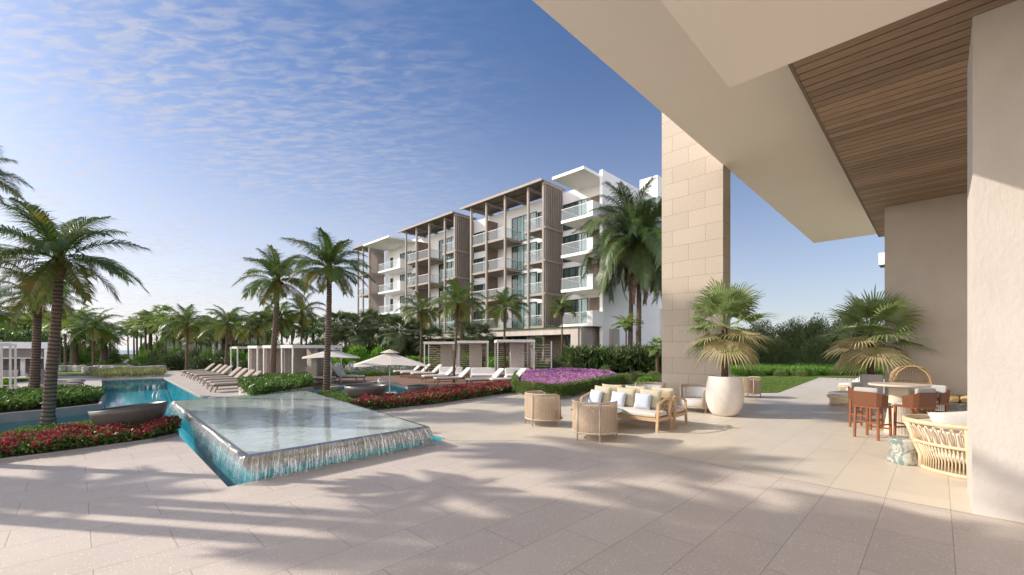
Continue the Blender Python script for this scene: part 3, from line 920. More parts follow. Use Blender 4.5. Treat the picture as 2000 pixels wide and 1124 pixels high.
# ------------------------------------------------------------------ the apartment building
U0, V0 = 33.5, 22.6
bld = thing('apartment_building', 'white five storey apartment block with brown slatted screens and glass balconies', 'building', UV(U0, V0, 0), PHI)
def bb(mb, u0, u1, v0_, v1, z0, z1, mi=0):
    return mb.box2(u0 - U0, u1 - U0, v0_ - V0, v1 - V0, z0, z1, mi)
UF = 36.5
FL = [4.35, 7.75, 11.12, 14.5]          # floor levels
TOP = 18.6
w = MB()
bb(w, UF, 58, 22.9, 66, 0, TOP)
bb(w, 35.0, 58.01, 22.58, 22.9, 0, TOP + 0.35)            # end wall with its fin
bb(w, UF + 0.02, 57, 56.4, 65.9, TOP, TOP + 0.3)
w.build('wall', 'white', bld)
w = MB(); bb(w, 46.3, 56, 22.62, 24.8, TOP, 21.7); bb(w, 40.5, 46.2, 24.2, 28, TOP, 19.9)
w.build('roof_block', 'white', bld)
w = MB(); bb(w, 32.4, UF, 22.9, 26.6, 18.32, 18.6); w.build('roof_slab', 'white', bld)
w = MB(); bb(w, 32.0, UF, 57.0, 65.0, 18.32, 18.6); w.build('roof_slab', 'white', bld)
def window(v0_, v1, z0, z1, uface=UF, n=4, curt=0.5, seed=0, top_=0.0):
    """frame (part), curtain and pane (sub-parts)"""
    r_ = random.Random(seed)
    f = MB()
    t = 0.07
    u1 = uface - 0.005
    bb(f, u1 - 0.14, u1, v0_, v1, z0, z0 + t); bb(f, u1 - 0.14, u1, v0_, v1, z1 - t, z1)
    bb(f, u1 - 0.14, u1, v0_, v0_ + t, z0 + t, z1 - t); bb(f, u1 - 0.14, u1, v1 - t, v1, z0 + t, z1 - t)
    for i in range(1, n):
        vv = v0_ + (v1 - v0_) * i / n
        bb(f, u1 - 0.13, u1 - 0.02, vv - 0.03, vv + 0.03, z0 + t, z1 - t)
    fo = f.build('window', 'dark_frame', bld)
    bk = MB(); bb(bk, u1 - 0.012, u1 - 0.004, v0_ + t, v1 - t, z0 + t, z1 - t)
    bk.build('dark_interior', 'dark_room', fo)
    c = MB()
    segs = []
    span = (v1 - v0_)
    # pleated curtains on part of the width
    if curt > 0:
        a0 = v0_ + t + 0.02
        ln = span * curt
        N = max(6, int(ln / 0.07))
        for i in range(N):
            va, vb = a0 + ln * i / N, a0 + ln * (i + 1) / N
            ua, ub = (u1 - 0.03 - (i % 2) * 0.05), (u1 - 0.03 - ((i + 1) % 2) * 0.05)
            c.add([(ua - U0, va - V0, z0 + t), (ub - U0, vb - V0, z0 + t), (ub - U0, vb - V0, z1 - t), (ua - U0, va - V0, z1 - t)], [(0, 1, 2, 3)])
        c.build('curtain', 'curtain', fo)
    g = MB(); bb(g, u1 - 0.10, u1 - 0.095, v0_ + t, v1 - t, z0 + t, z1 - t)
    g.build('pane', 'win_glass', fo)
def balcony(u0, v0_, v1, z, mat, par=1.05, left=True, right=False, thick=0.28, solid_end=False, uback=UF):
    s = MB(); bb(s, u0, uback, v0_, v1, z - thick, z)
    so_ = s.build('balcony', mat, bld)
    g = MB(); r_ = MB()
    bb(g, u0 + 0.04, u0 + 0.055, v0_ + 0.04, v1 - 0.04, z + 0.03, z + par)
    bb(r_, u0 + 0.02, u0 + 0.075, v0_ + 0.02, v1 - 0.02, z + par, z + par + 0.05)
    if right:
        bb(g, u0 + 0.08, uback - 0.02, v0_ + 0.04, v0_ + 0.055, z + 0.03, z + par)
        bb(r_, u0 + 0.08, uback - 0.02, v0_ + 0.02, v0_ + 0.075, z + par, z + par + 0.05)
    if left:
        bb(g, u0 + 0.08, uback - 0.02, v1 - 0.055, v1 - 0.04, z + 0.03, z + par)
        bb(r_, u0 + 0.08, uback - 0.02, v1 - 0.075, v1 - 0.02, z + par, z + par + 0.05)
    g.build('railing_glass', 'rail_glass', so_)
    r_.build('handrail', 'white_metal', so_)
    if solid_end:
        e = MB()
        bb(e, u0 + 0.001, uback, v0_ - 0.65, v0_ - 0.001, z - thick + 0.002, z + par + 0.1)
        e.build('end_parapet', mat, so_)
    return so_
# right end: white balconies and wide windows
for k, z in enumerate(FL):
    window(25.2, 28.35, z + 0.02, z + 2.75, n=4, curt=0.33, seed=k)
    balcony(33.4, 23.25, 26.3, z, 'white', solid_end=True, left=True)
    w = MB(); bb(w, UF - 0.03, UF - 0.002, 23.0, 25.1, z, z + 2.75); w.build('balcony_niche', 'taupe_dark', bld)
# two pergola fronts
def pergola_front(s0, first):
    P0 = s0
    scr = MB()
    n = 10
    for i in range(n):
        u = 33.66 + (36.3 - 33.66) * i / (n - 1)
        bb(scr, u - 0.035, u + 0.035, P0 - 0.24, P0 + 0.05, 4.4, 19.0)
    for z in FL[1:] + [19.0]:
        bb(scr, 33.45, 36.4, P0 - 0.27, P0 + 0.08, z - 0.22, z - 0.02)
    scr.build('slatted_screen', 'taupe', bld)
    bk = MB(); bb(bk, 33.7, 36.4, P0 + 0.085, P0 + 0.12, 4.4, 18.6); bk.build('screen_backing', 'taupe', bld)
    for dv in (0.0, 2.1, 5.6, 8.7, 11.45):
        p = MB(); bb(p, 33.42, 33.64, P0 + dv - 0.11, P0 + dv + 0.11, 0 if dv else 0.0, 19.0)
        p.build('post', 'taupe', bld)
    rf = MB()
    for i in range(42):
        v_ = P0 - 0.1 + i * 0.312
        bb(rf, 33.05, 37.2, v_, v_ + 0.10, 19.12, 19.24)
    for u in (33.05, 34.9, 36.8):
        bb(rf, u, u + 0.14, P0 - 0.12, P0 + 12.95, 19.0, 19.115)
    for dv in (2.1, 5.6, 8.7, 11.45):
        bb(rf, 33.66, 37.2, P0 + dv - 0.09, P0 + dv + 0.09, 18.72, 18.995)
    bb(rf, 33.0, 33.045, P0 - 0.14, P0 + 12.97, 19.0, 19.26)
    rf.build('pergola_roof', 'taupe', bld)
    pl = MB(); bb(pl, 33.2, 37.1, P0, P0 + 12.8, 19.26, 19.28); pl.build('pergola_sheet', 'taupe', bld)
    for k, z in enumerate(FL):
        window(P0 + 0.5, P0 + 3.3, z + 0.02, z + 2.75, n=3, curt=0.65, seed=9 + k)
        window(P0 + 3.5, P0 + 7.4, z + 0.02, z + 2.95, n=4, curt=0.75, seed=19 + k)
        window(P0 + 12.1, P0 + 14.3, z + 0.02, z + 2.5, n=3, curt=0.2, seed=29 + k)
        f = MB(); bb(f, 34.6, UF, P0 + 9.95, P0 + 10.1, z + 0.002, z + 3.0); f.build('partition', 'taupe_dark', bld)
        balcony(33.55, P0 + 0.05, P0 + 2.75, z, 'taupe', left=True)
        balcony(33.55, P0 + 5.8, P0 + 11.5, z, 'taupe', left=False, right=True)
pergola_front(28.65, True)
pergola_front(43.3, False)
# white middle part
for k, z in enumerate(FL):
    window(58.0, 61.2, z + 0.02, z + 2.7, n=4, curt=0.45, seed=50 + k)
    window(63.6, 64.2, z + 0.5, z + 2.5, n=1, curt=0, seed=60 + k)
    balcony(34.2, 58.2, 64.2, z, 'white', left=True, solid_end=True)
# far open tower
scr = MB()
for i in range(26):
    u = 33.55 + 2.6 * i / 25
    bb(scr, u - 0.026, u + 0.026, 65.9, 66.0, 4.4, 19.0)
for z in FL[1:] + [19.0]: bb(scr, 33.45, 36.4, 65.94, 66.06, z - 0.3, z - 0.02)
scr.build('slatted_screen', 'taupe', bld)
for (u, v_) in ((33.6, 66), (33.6, 70.0), (36.0, 70.0), (33.6, 68.2)):
    p = MB(); bb(p, u - 0.12, u + 0.12, v_ - 0.12, v_ + 0.12, 0, 19.0); p.build('post', 'taupe', bld)
rf = MB()
bb(rf, 33.0, 37.5, 65.9, 71.2, 19.0, 19.24); rf.build('pergola_roof', 'taupe', bld)
for z in FL: balcony(33.55, 66.1, 70.1, z, 'taupe', left=True)
# podium: flat green roof over a glazed ground floor
w = MB()
bb(w, 32.9, 36.45, 23.9, 64, 3.35, 4.02); bb(w, 32.9, 36.4, 23.9, 24.75, 0, 3.35)
w.build('podium', 'podium', bld)
w = MB(); bb(w, 32.7, 37.8, 23.7, 64.2, 4.02, 4.06); w.build('podium_roof', 'leaf_mid', bld)
w = MB(); bb(w, 36.2, 37.6, 22.3, 22.57, 0, 3.9); bb(w, 33.0, 37.4, 23.6, 23.89, 0, 4.0); w.build('concrete_wall', 'concrete', bld)
for v_ in (30.2, 38.0, 46.0, 54.0):
    w = MB(); bb(w, 33.6, 34.1, v_, v_ + 0.5, 0, 3.35); w.build('column', 'concrete', bld)
for i, (a, b_) in enumerate(((24.9, 27.0), (30.9, 34.0), (34.2, 37.6), (38.8, 42.0), (44.0, 48), (50, 54))):
    window(a, b_, 0.1, 3.3, uface=35.2, n=4, curt=0.15, seed=80 + i)
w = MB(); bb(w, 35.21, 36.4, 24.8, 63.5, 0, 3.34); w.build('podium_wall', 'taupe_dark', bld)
# wing beyond the big palms
wg = thing('hotel_wing', 'low white wing with stacked balconies behind the tall twin palms', 'building', P(1272, 52, 0), PHI)
w = MB().box2(-2, 8, -3.0, 1.6, 0, 6.6); w.build('wall', 'white', wg)
for z in (3.2,):
    s = MB().box2(-3.4, -2, -1.6, 1.2, z - 0.25, z); so_ = s.build('balcony', 'white', wg)
    MB().box2(-3.38, -3.34, -1.5, 1.1, z + 0.02, z + 1.05).build('railing_glass', 'rail_glass', so_)
# ------------------------------------------------------------------ coconut palms
def frond_geo(az, el0, L, droop, rs, nst=34, lw=0.045, ll=0.42, twist=0.0):
    """one feather frond as arrays: spine ribbon and leaflets"""
    V, Fq = [], []
    n = 12
    p = Vector((0.06 * math.cos(az), 0.06 * math.sin(az), 0.0))
    pts, tans = [p.copy()], []
    for i in range(n):
        t = i / n
        el = el0 - droop * (t ** 1.35)
        d_ = Vector((math.cos(az) * math.cos(el), math.sin(az) * math.cos(el), math.sin(el)))
        tans.append(d_)
        p = p + d_ * (L / n)
        pts.append(p.copy())
    tans.append(tans[-1])
    side0 = Vector((-math.sin(az), math.cos(az), 0))
    def at(t):
        f = t * n; i = min(n - 1, int(f)); q = f - i
        return pts[i].lerp(pts[i + 1], q), tans[i].lerp(tans[min(n, i + 1)], q).normalized()
    for i in range(n):
        w0, w1 = 0.032 * L / 2 * (1 - i / n) + 0.004, 0.032 * L / 2 * (1 - (i + 1) / n) + 0.004
        b = len(V)
        V += [pts[i] - side0 * w0, pts[i] + side0 * w0, pts[i + 1] + side0 * w1, pts[i + 1] - side0 * w1]
        Fq.append((b, b + 1, b + 2, b + 3))
    for k in range(nst):
        t = 0.13 + 0.87 * (k + 0.5) / nst
        q, tg = at(t)
        nrm = side0.cross(tg)
        if nrm.z < 0: nrm = -nrm
        prof = math.sin(min(1.0, (t - 0.05) * 1.25) * PI * 0.78 + 0.25)
        Lf = L * ll * max(0.18, prof) * rs.uniform(0.85, 1.12)
        for s in (-1, 1):
            sd = side0 * s
            d1_ = (sd * 0.80 + tg * (0.50 + 0.5 * t) + nrm * rs.uniform(0.0, 0.35)).normalized()
            d2_ = (d1_ * 0.75 + Vector((0, 0, -1)) * rs.uniform(0.35, 0.85)).normalized()
            m_ = q + d1_ * Lf * 0.5
            e = m_ + d2_ * Lf * 0.5
            wv = tg.cross(d1_).cross(d1_).normalized() * (lw * L / 2 * 0.5)
            b = len(V)
            V += [q - wv * 0.6, q + wv * 0.6, m_ + wv, m_ - wv, e + wv * 0.12, e - wv * 0.12]
            Fq += [(b, b + 1, b + 2, b + 3), (b + 3, b + 2, b + 4, b + 5)]
    return V, Fq
def crown_mesh(name, mats, seed, nf=24, L=1.0, skirt=0, el_hi=78, el_lo=-38, nst=34, lw=0.045, ll=0.42, stiff=1.0, oldfrac=0.25):
    rs = random.Random(seed)
    V, Fq, mi = [], [], []
    for i in range(nf + skirt):
        az = i * 2.399963 + rs.uniform(-0.25, 0.25)
        if i < nf:
            t = i / max(1, nf - 1)
            el = R(el_hi + (el_lo - el_hi) * (t ** 0.95) + rs.uniform(-8, 8))
            Lk = L * rs.uniform(0.85, 1.08) * (0.82 + 0.18 * math.sin(PI * min(1, t * 1.2)))
            dr = R(rs.uniform(45, 80)) * stiff * (0.6 + 0.6 * math.sin(PI * min(1.0, t + 0.15)))
            m_ = 1 if t > 1 - oldfrac else 0
        else:
            el = R(rs.uniform(-62, -80)); Lk = L * rs.uniform(0.6, 0.85); dr = R(15); m_ = 2
        v, f = frond_geo(az, el, Lk, dr, rs, nst, lw, ll * (0.6 if m_ == 2 else 1))
        off = len(V)
        V += v; Fq += [tuple(off + q for q in ff) for ff in f]; mi += [m_] * len(f)
    o = npmesh('crown', [tuple(p) for p in V], Fq, mats, mi)
    me = o.data; me.name = name
    bpy.data.objects.remove(o)
    return me
CR = {}
CR['near'] = [crown_mesh('coconut_crown', ['frond', 'frond_old', 'dead_frond'], s, 26, 1.12, 0, nst=88, lw=0.024, ll=0.35, oldfrac=0.25, el_hi=84, el_lo=-38, stiff=1.05) for s in (3, 8)]
CR['mid'] = [crown_mesh('coconut_crown', ['frond', 'frond_old', 'dead_frond'], s, 20, 1.12, k, nst=58, lw=0.032, ll=0.35, oldfrac=0.25, el_hi=84, el_lo=-36, stiff=1.15) for s, k in ((11, 0), (12, 1), (13, 0), (14, 2))]
CR['skirt'] = [crown_mesh('coconut_crown', ['frond_deep', 'frond', 'dead_frond'], s, 30, 1.1, 4, nst=96, lw=0.018, ll=0.30, oldfrac=0.1, el_hi=82, el_lo=-58, stiff=1.35) for s in (21,)]
CR['far'] = [crown_mesh('coconut_crown', ['frond_far', 'frond', 'dead_frond'], s, 20, 1.0, k, nst=22, lw=0.075, ll=0.40, oldfrac=0.2) for s, k in ((31, 0), (32, 2))]
CR['light'] = [crown_mesh('areca_crown', ['frond_light', 'frond_far', 'dead_frond'], s, 18, 1.0, 0, nst=20, lw=0.085, ll=0.36, el_lo=-10, oldfrac=0.2) for s in (41, 42)]
CR['date'] = [crown_mesh('date_crown', ['frond_far', 'frond_old', 'dead_frond'], s, 44, 1.0, 0, nst=22, lw=0.05, ll=0.26, el_hi=85, el_lo=-50, stiff=0.8, oldfrac=0.15) for s in (51,)]
def trunk_mesh(h, r0, r1, lean, seed, rings=True, n=12):
    rs = random.Random(seed)
    N = max(8, int(h / 0.16)) if rings else 8
    N = min(N, 46)
    path, rr = [], []
    for i in range(N + 1):
        t = i / N
        bend = math.sin(t * PI * 0.5) ** 1.6
        path.append((lean[0] * bend + 0.03 * h * 0.3 * math.sin(t * 3 + seed), lean[1] * bend, -0.05 + (h + 0.05) * t))
        r_ = r0 + (r1 - r0) * min(1, t * 1.1)
        if t < 0.06: r_ *= 1.25 - t * 4
        if rings: r_ *= 1 + (0.045 if i % 2 else -0.02) + rs.uniform(-0.02, 0.02)
        rr.append(r_)
    return path, rr
def palm(loc, h, L, kind, var, label, group=None, lean=(0, 0), r0=None, name='coconut_palm', cat='palm tree', rz=None, trunk='bark', seed=None, sq=1.0):
    seed = seed if seed is not None else int(abs(loc[0] * 13 + loc[1] * 7)) % 97
    t = thing(name, label, cat, loc, 0, group)
    r0 = r0 if r0 else 0.055 * L
    path, rr = trunk_mesh(h, r0, r0 * 0.68, lean, seed)
    MB().tube(path, rr, 12).build('trunk', trunk, t, smooth=True)
    cm = CR[kind][var % len(CR[kind])]
    c = bpy.data.objects.new('crown', cm); C.objects.link(c); c.parent = t
    tp = path[-1]
    c.location = tp
    rs = random.Random(seed + 5)
    c.rotation_euler = (rs.uniform(-0.08, 0.08), rs.uniform(-0.08, 0.08), rz if rz is not None else rs.uniform(0, 6.28))
    c.scale = (L, L, L * sq)
    if kind in ('near', 'mid', 'skirt'):
        k = MB()
        k.tube([(tp[0], tp[1], tp[2] - 0.30 * L), (tp[0], tp[1], tp[2] - 0.1 * L), (tp[0], tp[1], tp[2] + 0.12 * L)], [r0 * 0.75, r0 * 1.25, r0 * 0.5], 10)
        for i in range(7):
            a = i * 2.4
            q = Vector((tp[0] + math.cos(a) * r0 * 1.5, tp[1] + math.sin(a) * r0 * 1.5, tp[2] - 0.06 * L))
            k.tube([q + Vector((0, 0, 0.03 * L)), q, q - Vector((0, 0, 0.035 * L))], [0.012 * L, 0.036 * L, 0.01 * L], 7)
        k.build('crown_shaft', 'fiber', t, smooth=True)
    return t
def palm_px(bx, by, cy, Rpx, kind, var, label, cx=None, group=None, Y=None, r0=None, **kw):
    p = G(bx, by) if Y is None else P(bx, Y)
    Yd = p.y
    h = ZH(cy, Yd)
    L = Rpx / F * Yd
    lean = ((cx - bx) / F * Yd, 0) if cx is not None else (0, 0)
    return palm(p, h, L, kind, var, label, group, lean=lean, r0=r0, **kw)
PG = 'coconut palms round the pools'
palm_px(97, 829, 506, 134, 'near', 0, 'largest coconut palm, rising from the red flower bed at the left', cx=112, group=PG, rz=1.75, r0=0.128)
palm_px(66, 782, 575, 82, 'near', 1, 'coconut palm just left of the largest one, in the green planter', cx=76, group=PG, r0=0.15)
palm_px(639, 776, 524, 84, 'near', 1, 'tall coconut palm in front of the left umbrella', cx=641, group=PG, rz=2.2, r0=0.13)
palm_px(534, 752, 548, 76, 'near', 0, 'tall coconut palm in the planter behind the fountain', cx=541, group=PG, rz=4.0, r0=0.16)
palm_px(363, 729, 634, 50, 'mid', 1, 'coconut palm at the far end of the lounger row', cx=366, group=PG)
palm_px(441, 736, 634, 51, 'mid', 3, 'coconut palm behind the middle of the lounger row', cx=443, group=PG)
palm_px(487, 722, 640, 40, 'mid', 0, 'first coconut palm among the left cabanas', cx=488, group=PG)
palm_px(518, 722, 628, 42, 'mid', 2, 'second coconut palm among the left cabanas', cx=520, group=PG)
palm_px(550, 721, 622, 42, 'mid', 1, 'third coconut palm among the left cabanas', cx=550, group=PG)
palm_px(586, 720, 610, 48, 'mid', 0, 'rightmost coconut palm behind the left cabanas', cx=589, group=PG)
palm_px(822, 731, 608, 46, 'mid', 2, 'coconut palm at the left end of the right cabanas', cx=822, group=PG)
palm_px(887, 748, 592, 54, 'mid', 0, 'nearer trunk of the two crossing palms by the right cabanas', cx=892, group=PG)
palm_px(896, 732, 590, 54, 'mid', 1, 'farther of the two crossing palms by the right cabanas', cx=902, group=PG)
palm_px(988, 740, 602, 50, 'mid', 2, 'coconut palm before the middle of the right cabanas', cx=985, group=PG)
palm_px(1096, 718, 600, 34, 'mid', 0, 'slim palm in front of the podium wall', cx=1097, group=PG, Y=39.5, r0=0.09)
palm_px(1245, 722, 470, 138, 'skirt', 0, 'tallest palm, right trunk of the pair beside the stone pillar', cx=1252, Y=38, r0=0.26, rz=1.0, group='tall pair of palms')
palm_px(1233, 722, 452, 108, 'skirt', 0, 'left trunk of the tall palm pair in front of the white end wall', cx=1232, Y=39.5, r0=0.24, rz=3.1, group='tall pair of palms')
palm_px(1222, 716, 636, 34, 'light', 0, 'small pale palm at the foot of the tall palm pair', cx=1224, Y=36)
palm_px(-14, 735, 612, 52, 'mid', 0, 'palm cut by the left edge above the pavilion', Y=33)
# palms left of the picture whose shadows cross the terrace
SH = 1 / math.tan(SUN_EL)
offp = [((1010, 1092), 6.3, 1.7), ((1370, 1050), 8.8, 1.8), ((1860, 1112), 8.4, 1.9), ((1180, 892), 13.5, 1.7), ((940, 814), 17.0, 1.5), ((110, 955), 5.4, 1.2), ((1200, 800), 26.0, 2.4)]
offn = ['nearest palm left of the frame', 'second palm left of the frame', 'third palm left of the frame', 'fourth palm left of the frame', 'fifth palm left of the frame', 'low palm left of the frame', 'lowest palm left of the frame', 'tall palm left of the frame', 'tallest palm left of the frame', '']
for i, ((x, y), hh, LL) in enumerate(offp):
    S = G(x, y) if i < 6 else Vector((8.3, 13.75, 0))
    q = Vector((S.x - 0.988 * hh * SH, S.y + 0.156 * hh * SH, 0))
    palm(q, hh, LL, 'near', i, offn[i] + ', casting its shadow over the terrace', 'palms left of the terrace', r0=0.16, seed=i * 3 + 1)
palm(P(-78, 7.0), ZH(342, 7.0), 0.78, 'near', 1, 'palm whose frond tips enter at the left edge above the largest palm', 'palms left of the terrace', r0=0.12, rz=0.3)
# ------------------------------------------------------------------ bushes, beds, fan palms
def bush_mesh(name, mats, seed, n=2600, lobes=7, leaf=(0.10, 0.05), flat=1.0, weights=None, up=0.5, spread=0.62):
    """unit-sized shrub: leaves spread through several lobes"""
    rs = np.random.default_rng(seed)
    cs = rs.normal(size=(lobes, 3)); cs /= np.linalg.norm(cs, axis=1, keepdims=True)
    cs *= rs.uniform(0.25, spread, (lobes, 1)); cs[:, 2] = np.abs(cs[:, 2]) * 0.75 + 0.12
    rad = rs.uniform(0.30, 0.50, lobes)
    k = rs.integers(0, lobes, n)
    d_ = rs.normal(size=(n, 3)); d_ /= np.linalg.norm(d_, axis=1, keepdims=True)
    rr = rad[k][:, None] * rs.uniform(0.55, 1.08, (n, 1)) ** 0.6
    p = cs[k] + d_ * rr
    keep = p[:, 2] > 0.0
    p, d_ = p[keep], d_[keep]
    dirs = d_ + np.array([0, 0, up]) + rs.normal(size=p.shape) * 0.45
    V, Fq = leaf_quads(p, dirs, leaf[0], leaf[1], rs)
    w_ = weights if weights else [1.0]
    mi = rs.choice(len(mats), size=len(Fq), p=w_)
    o = npmesh(name, V, Fq, mats, mi)
    me = o.data
    bpy.data.objects.remove(o)
    return me
BM = {
 'bright': [bush_mesh('shrub', ['leaf_bright', 'leaf_mid'], s, 2600, 9, (0.15, 0.11), weights=[0.8, 0.2]) for s in (1, 2, 3)],
 'mid': [bush_mesh('shrub', ['leaf_mid', 'leaf_bright'], s, 3200, 8, (0.09, 0.045), weights=[0.85, 0.15]) for s in (4, 5)],
 'dark': [bush_mesh('shrub', ['leaf_dark', 'leaf_olive'], s, 3400, 10, (0.13, 0.05), weights=[0.8, 0.2]) for s in (6, 7, 8)],
 'round': [bush_mesh('shrub', ['leaf_mid', 'leaf_dark'], s, 4200, 5, (0.06, 0.035), weights=[0.8, 0.2], spread=0.35) for s in (9, 10)],
 'sage': [bush_mesh('shrub', ['leaf_sage', 'leaf_mid'], s, 3800, 6, (0.08, 0.035), weights=[0.85, 0.15], spread=0.45) for s in (11, 12)],
 'lilac': [bush_mesh('shrub', ['flower_lilac', 'leaf_mid'], s, 2400, 9, (0.10, 0.07), weights=[0.55, 0.45]) for s in (13, 14)],
 'tree': [bush_mesh('crown', ['leaf_dark', 'leaf_olive', 'leaf_mid'], s, 17000, 24, (0.05, 0.026), weights=[0.45, 0.4, 0.15], spread=0.72, up=0.1) for s in (15, 16, 17)],
}
def bush(kind, loc, size, label, var=0, group=None, name='shrub', cat='shrub', rz=None):
    o = bpy.data.objects.new(name, BM[kind][var % len(BM[kind])])
    C.objects.link(o)
    o.location = (loc[0], loc[1], -0.02)
    o.scale = size
    o.rotation_euler = (0, 0, rz if rz is not None else random.uniform(0, 6.28))
    return tag(o, label, cat, group)
def bush_px(kind, x, Y, ytop, wpx, label, var=0, group=None, name='shrub', cat='shrub', base=None):
    """top of the shrub at row ytop, wpx wide"""
    p = P(x, Y)
    hh = ZH(ytop, Y)
    r_ = wpx / 2 / F * Y
    return bush(kind, p, (r_ * 1.15, r_ * 1.15, hh / 0.98), label, var, group, name, cat)
def inpoly(pts, xy):
    x, y = xy[:, 0], xy[:, 1]
    ins = np.zeros(len(xy), bool)
    n = len(pts)
    for i in range(n):
        x0, y0 = pts[i][0], pts[i][1]; x1, y1 = pts[(i + 1) % n][0], pts[(i + 1) % n][1]
        c = ((y0 > y) != (y1 > y)) & (x < (x1 - x0) * (y - y0) / (y1 - y0 + 1e-12) + x0)
        ins ^= c
    return ins
def sample(pts, n, rs):
    a = np.array([(p[0], p[1]) for p in pts])
    lo, hi = a.min(0), a.max(0)
    out = []
    tot = 0
    while tot < n:
        xy = rs.uniform(lo, hi, (n * 2, 2))
        xy = xy[inpoly(a, xy)]
        out.append(xy); tot += len(xy)
    return np.concatenate(out)[:n]
def wavy(xy, sc_=1.0, seed=0):
    x, y = xy[:, 0] * sc_, xy[:, 1] * sc_
    return (np.sin(x * 3.1 + seed) * np.sin(y * 2.7 + 1.3 * seed) + np.sin(x * 7.3 + y * 5.1 + seed) * 0.5 + np.sin(y * 11.7 - x * 9.1) * 0.3) / 1.8
def bed(name, pts, z0, hgt, n, label, cat, mats, lsize=(0.06, 0.035), flower=None, nf=0, fsize=(0.035, 0.03), seed=1, weights=None, ws=1.0, spiky=0.0, soil=True, mound=None, kind='stuff'):
    rs = np.random.default_rng(seed)
    parts = []
    xy = sample(pts, n, rs)
    hh = hgt * (0.72 + 0.28 * wavy(xy, ws, seed))
    if mound is not None: hh = hh + mound(xy)
    z = z0 + hh * rs.uniform(0, 1, n) ** 0.45
    p = np.column_stack([xy, z])
    dirs = rs.normal(size=(n, 3)) * (1 - spiky) + np.array([0, 0, 0.6 + 2.5 * spiky])
    V, Fq = leaf_quads(p, dirs, lsize[0], lsize[1], rs)
    base = list(mats)
    mi = rs.choice(len(base), size=n, p=weights if weights else None)
    Vs, Fs, Ms = [V], [Fq], [mi]
    off = len(V)
    if flower:
        # heads of petals, in clumps
        heads = sample(pts, nf, rs)
        clump = wavy(heads, 2.2, seed + 3)
        heads = heads[clump + rs.normal(size=len(heads)) * 0.4 > -0.45]
        hz = z0 + hgt * (0.78 + 0.28 * wavy(heads, ws, seed)) * rs.uniform(0.55, 1.08, len(heads))
        if mound is not None: hz = hz + mound(heads)
        hp = np.column_stack([heads, hz])
        k = 6
        hp = np.repeat(hp, k, axis=0) + rs.normal(size=(len(hp) * k, 3)) * fsize[0] * 0.4
        dr = rs.normal(size=hp.shape) + np.array([0, 0, 0.4])
        V2, F2 = leaf_quads(hp, dr, fsize[0], fsize[1], rs)
        fl_ = flower if isinstance(flower, (list, tuple)) else [flower]
        if len(fl_) > 1:
            sel = (wavy(hp[:, :2], 0.8, 9) > 0.62).astype(int)
        else: sel = np.zeros(len(F2), int)
        Vs.append(V2); Fs.append(F2 + off); Ms.append(sel + len(base)); base += fl_
    o = npmesh(name, np.concatenate(Vs), np.concatenate(Fs), base, np.concatenate(Ms))
    tag(o, label, cat, None, kind)
    return o
def shift(poly, z=0): return [Vector((p.x, p.y, z)) for p in poly]
# soil islands and planters
def planter(name, pts, z1, label, mat='grey_wall', rimw=0.07, z0=-1.0):
    t = thing(name, label, 'planter', (0, 0, 0))
    c = sum((Vector((p.x, p.y, 0)) for p in pts), Vector()) / len(pts)
    t.location = c
    loc = [Vector((p.x - c.x, p.y - c.y, 0)) for p in pts]
    a = sum(loc[i].x * loc[(i + 1) % len(loc)].y - loc[(i + 1) % len(loc)].x * loc[i].y for i in range(len(loc)))
    s = 1 if a > 0 else -1
    inn = [Vector((q[0], q[1], 0)) for q in scaled([(p.x, p.y) for p in loc], -rimw * s)]
    w_ = MB()
    n = len(loc)
    w_.add([(p.x, p.y, z0) for p in loc] + [(p.x, p.y, z1) for p in loc], [(i, (i + 1) % n, n + (i + 1) % n, n + i) for i in range(n)])
    w_.add([(p.x, p.y, z1) for p in loc] + [(p.x, p.y, z1) for p in inn] + [(p.x, p.y, z1 - 0.12) for p in inn],
           [(i, (i + 1) % n, n + (i + 1) % n, n + i) for i in range(n)] + [(n + i, n + (i + 1) % n, 2 * n + (i + 1) % n, 2 * n + i) for i in range(n)])
    w_.build('planter_wall', mat, t)
    MB().poly(inn, z1 - 0.06).build('soil', 'soil', t)
    return t
red1 = [G(-90, 914), G(0, 901), G(100, 889), G(200, 875), G(300, 861), G(350, 849), G(347, 838), G(300, 843), G(200, 856), G(100, 868), G(0, 880), G(-90, 890)]
red1s = [G(-90, 914), G(0, 902), G(100, 890), G(200, 876), G(300, 862), G(350, 850), G(331, 838.5), G(200, 832.5), G(120, 845.5), G(0, 862.5), G(-300, 901)]
planter('flower_bed_kerb', red1s, 0.05, 'dark soil bed with low stone kerb under the red flowers at left', 'grey_wall', 0.05, z0=-1.0)
bed('red_flower_bed', red1, 0.03, 0.30, 15000, 'crimson flowers along the front of the left bed beside the fountain', 'flower bed', ['leaf_mid', 'leaf_dark'], (0.07, 0.04), 'flower_red', 3600, (0.038, 0.032), 3, [0.6, 0.4])
gc1 = [G(-90, 890), G(0, 880), G(100, 868), G(200, 856), G(300, 843), G(340, 839), G(331, 838), G(200, 834), G(120, 846), G(0, 864), G(-90, 876)]
bed('ground_cover', gc1, 0.03, 0.22, 14000, 'low green ground cover round the foot of the largest palm', 'ground cover', ['leaf_mid', 'leaf_sage'], (0.06, 0.04), 'flower_lilac', 130, (0.02, 0.02), 4, [0.6, 0.4])
pl1 = [G(-300, 864), G(0, 825), G(100, 815), G(198, 803), G(207, 779), G(100, 781), G(0, 787), G(-300, 800)]
planter('stone_planter', pl1, 0.22, 'long low grey planter beyond the dark channel at left', 'grey_wall')
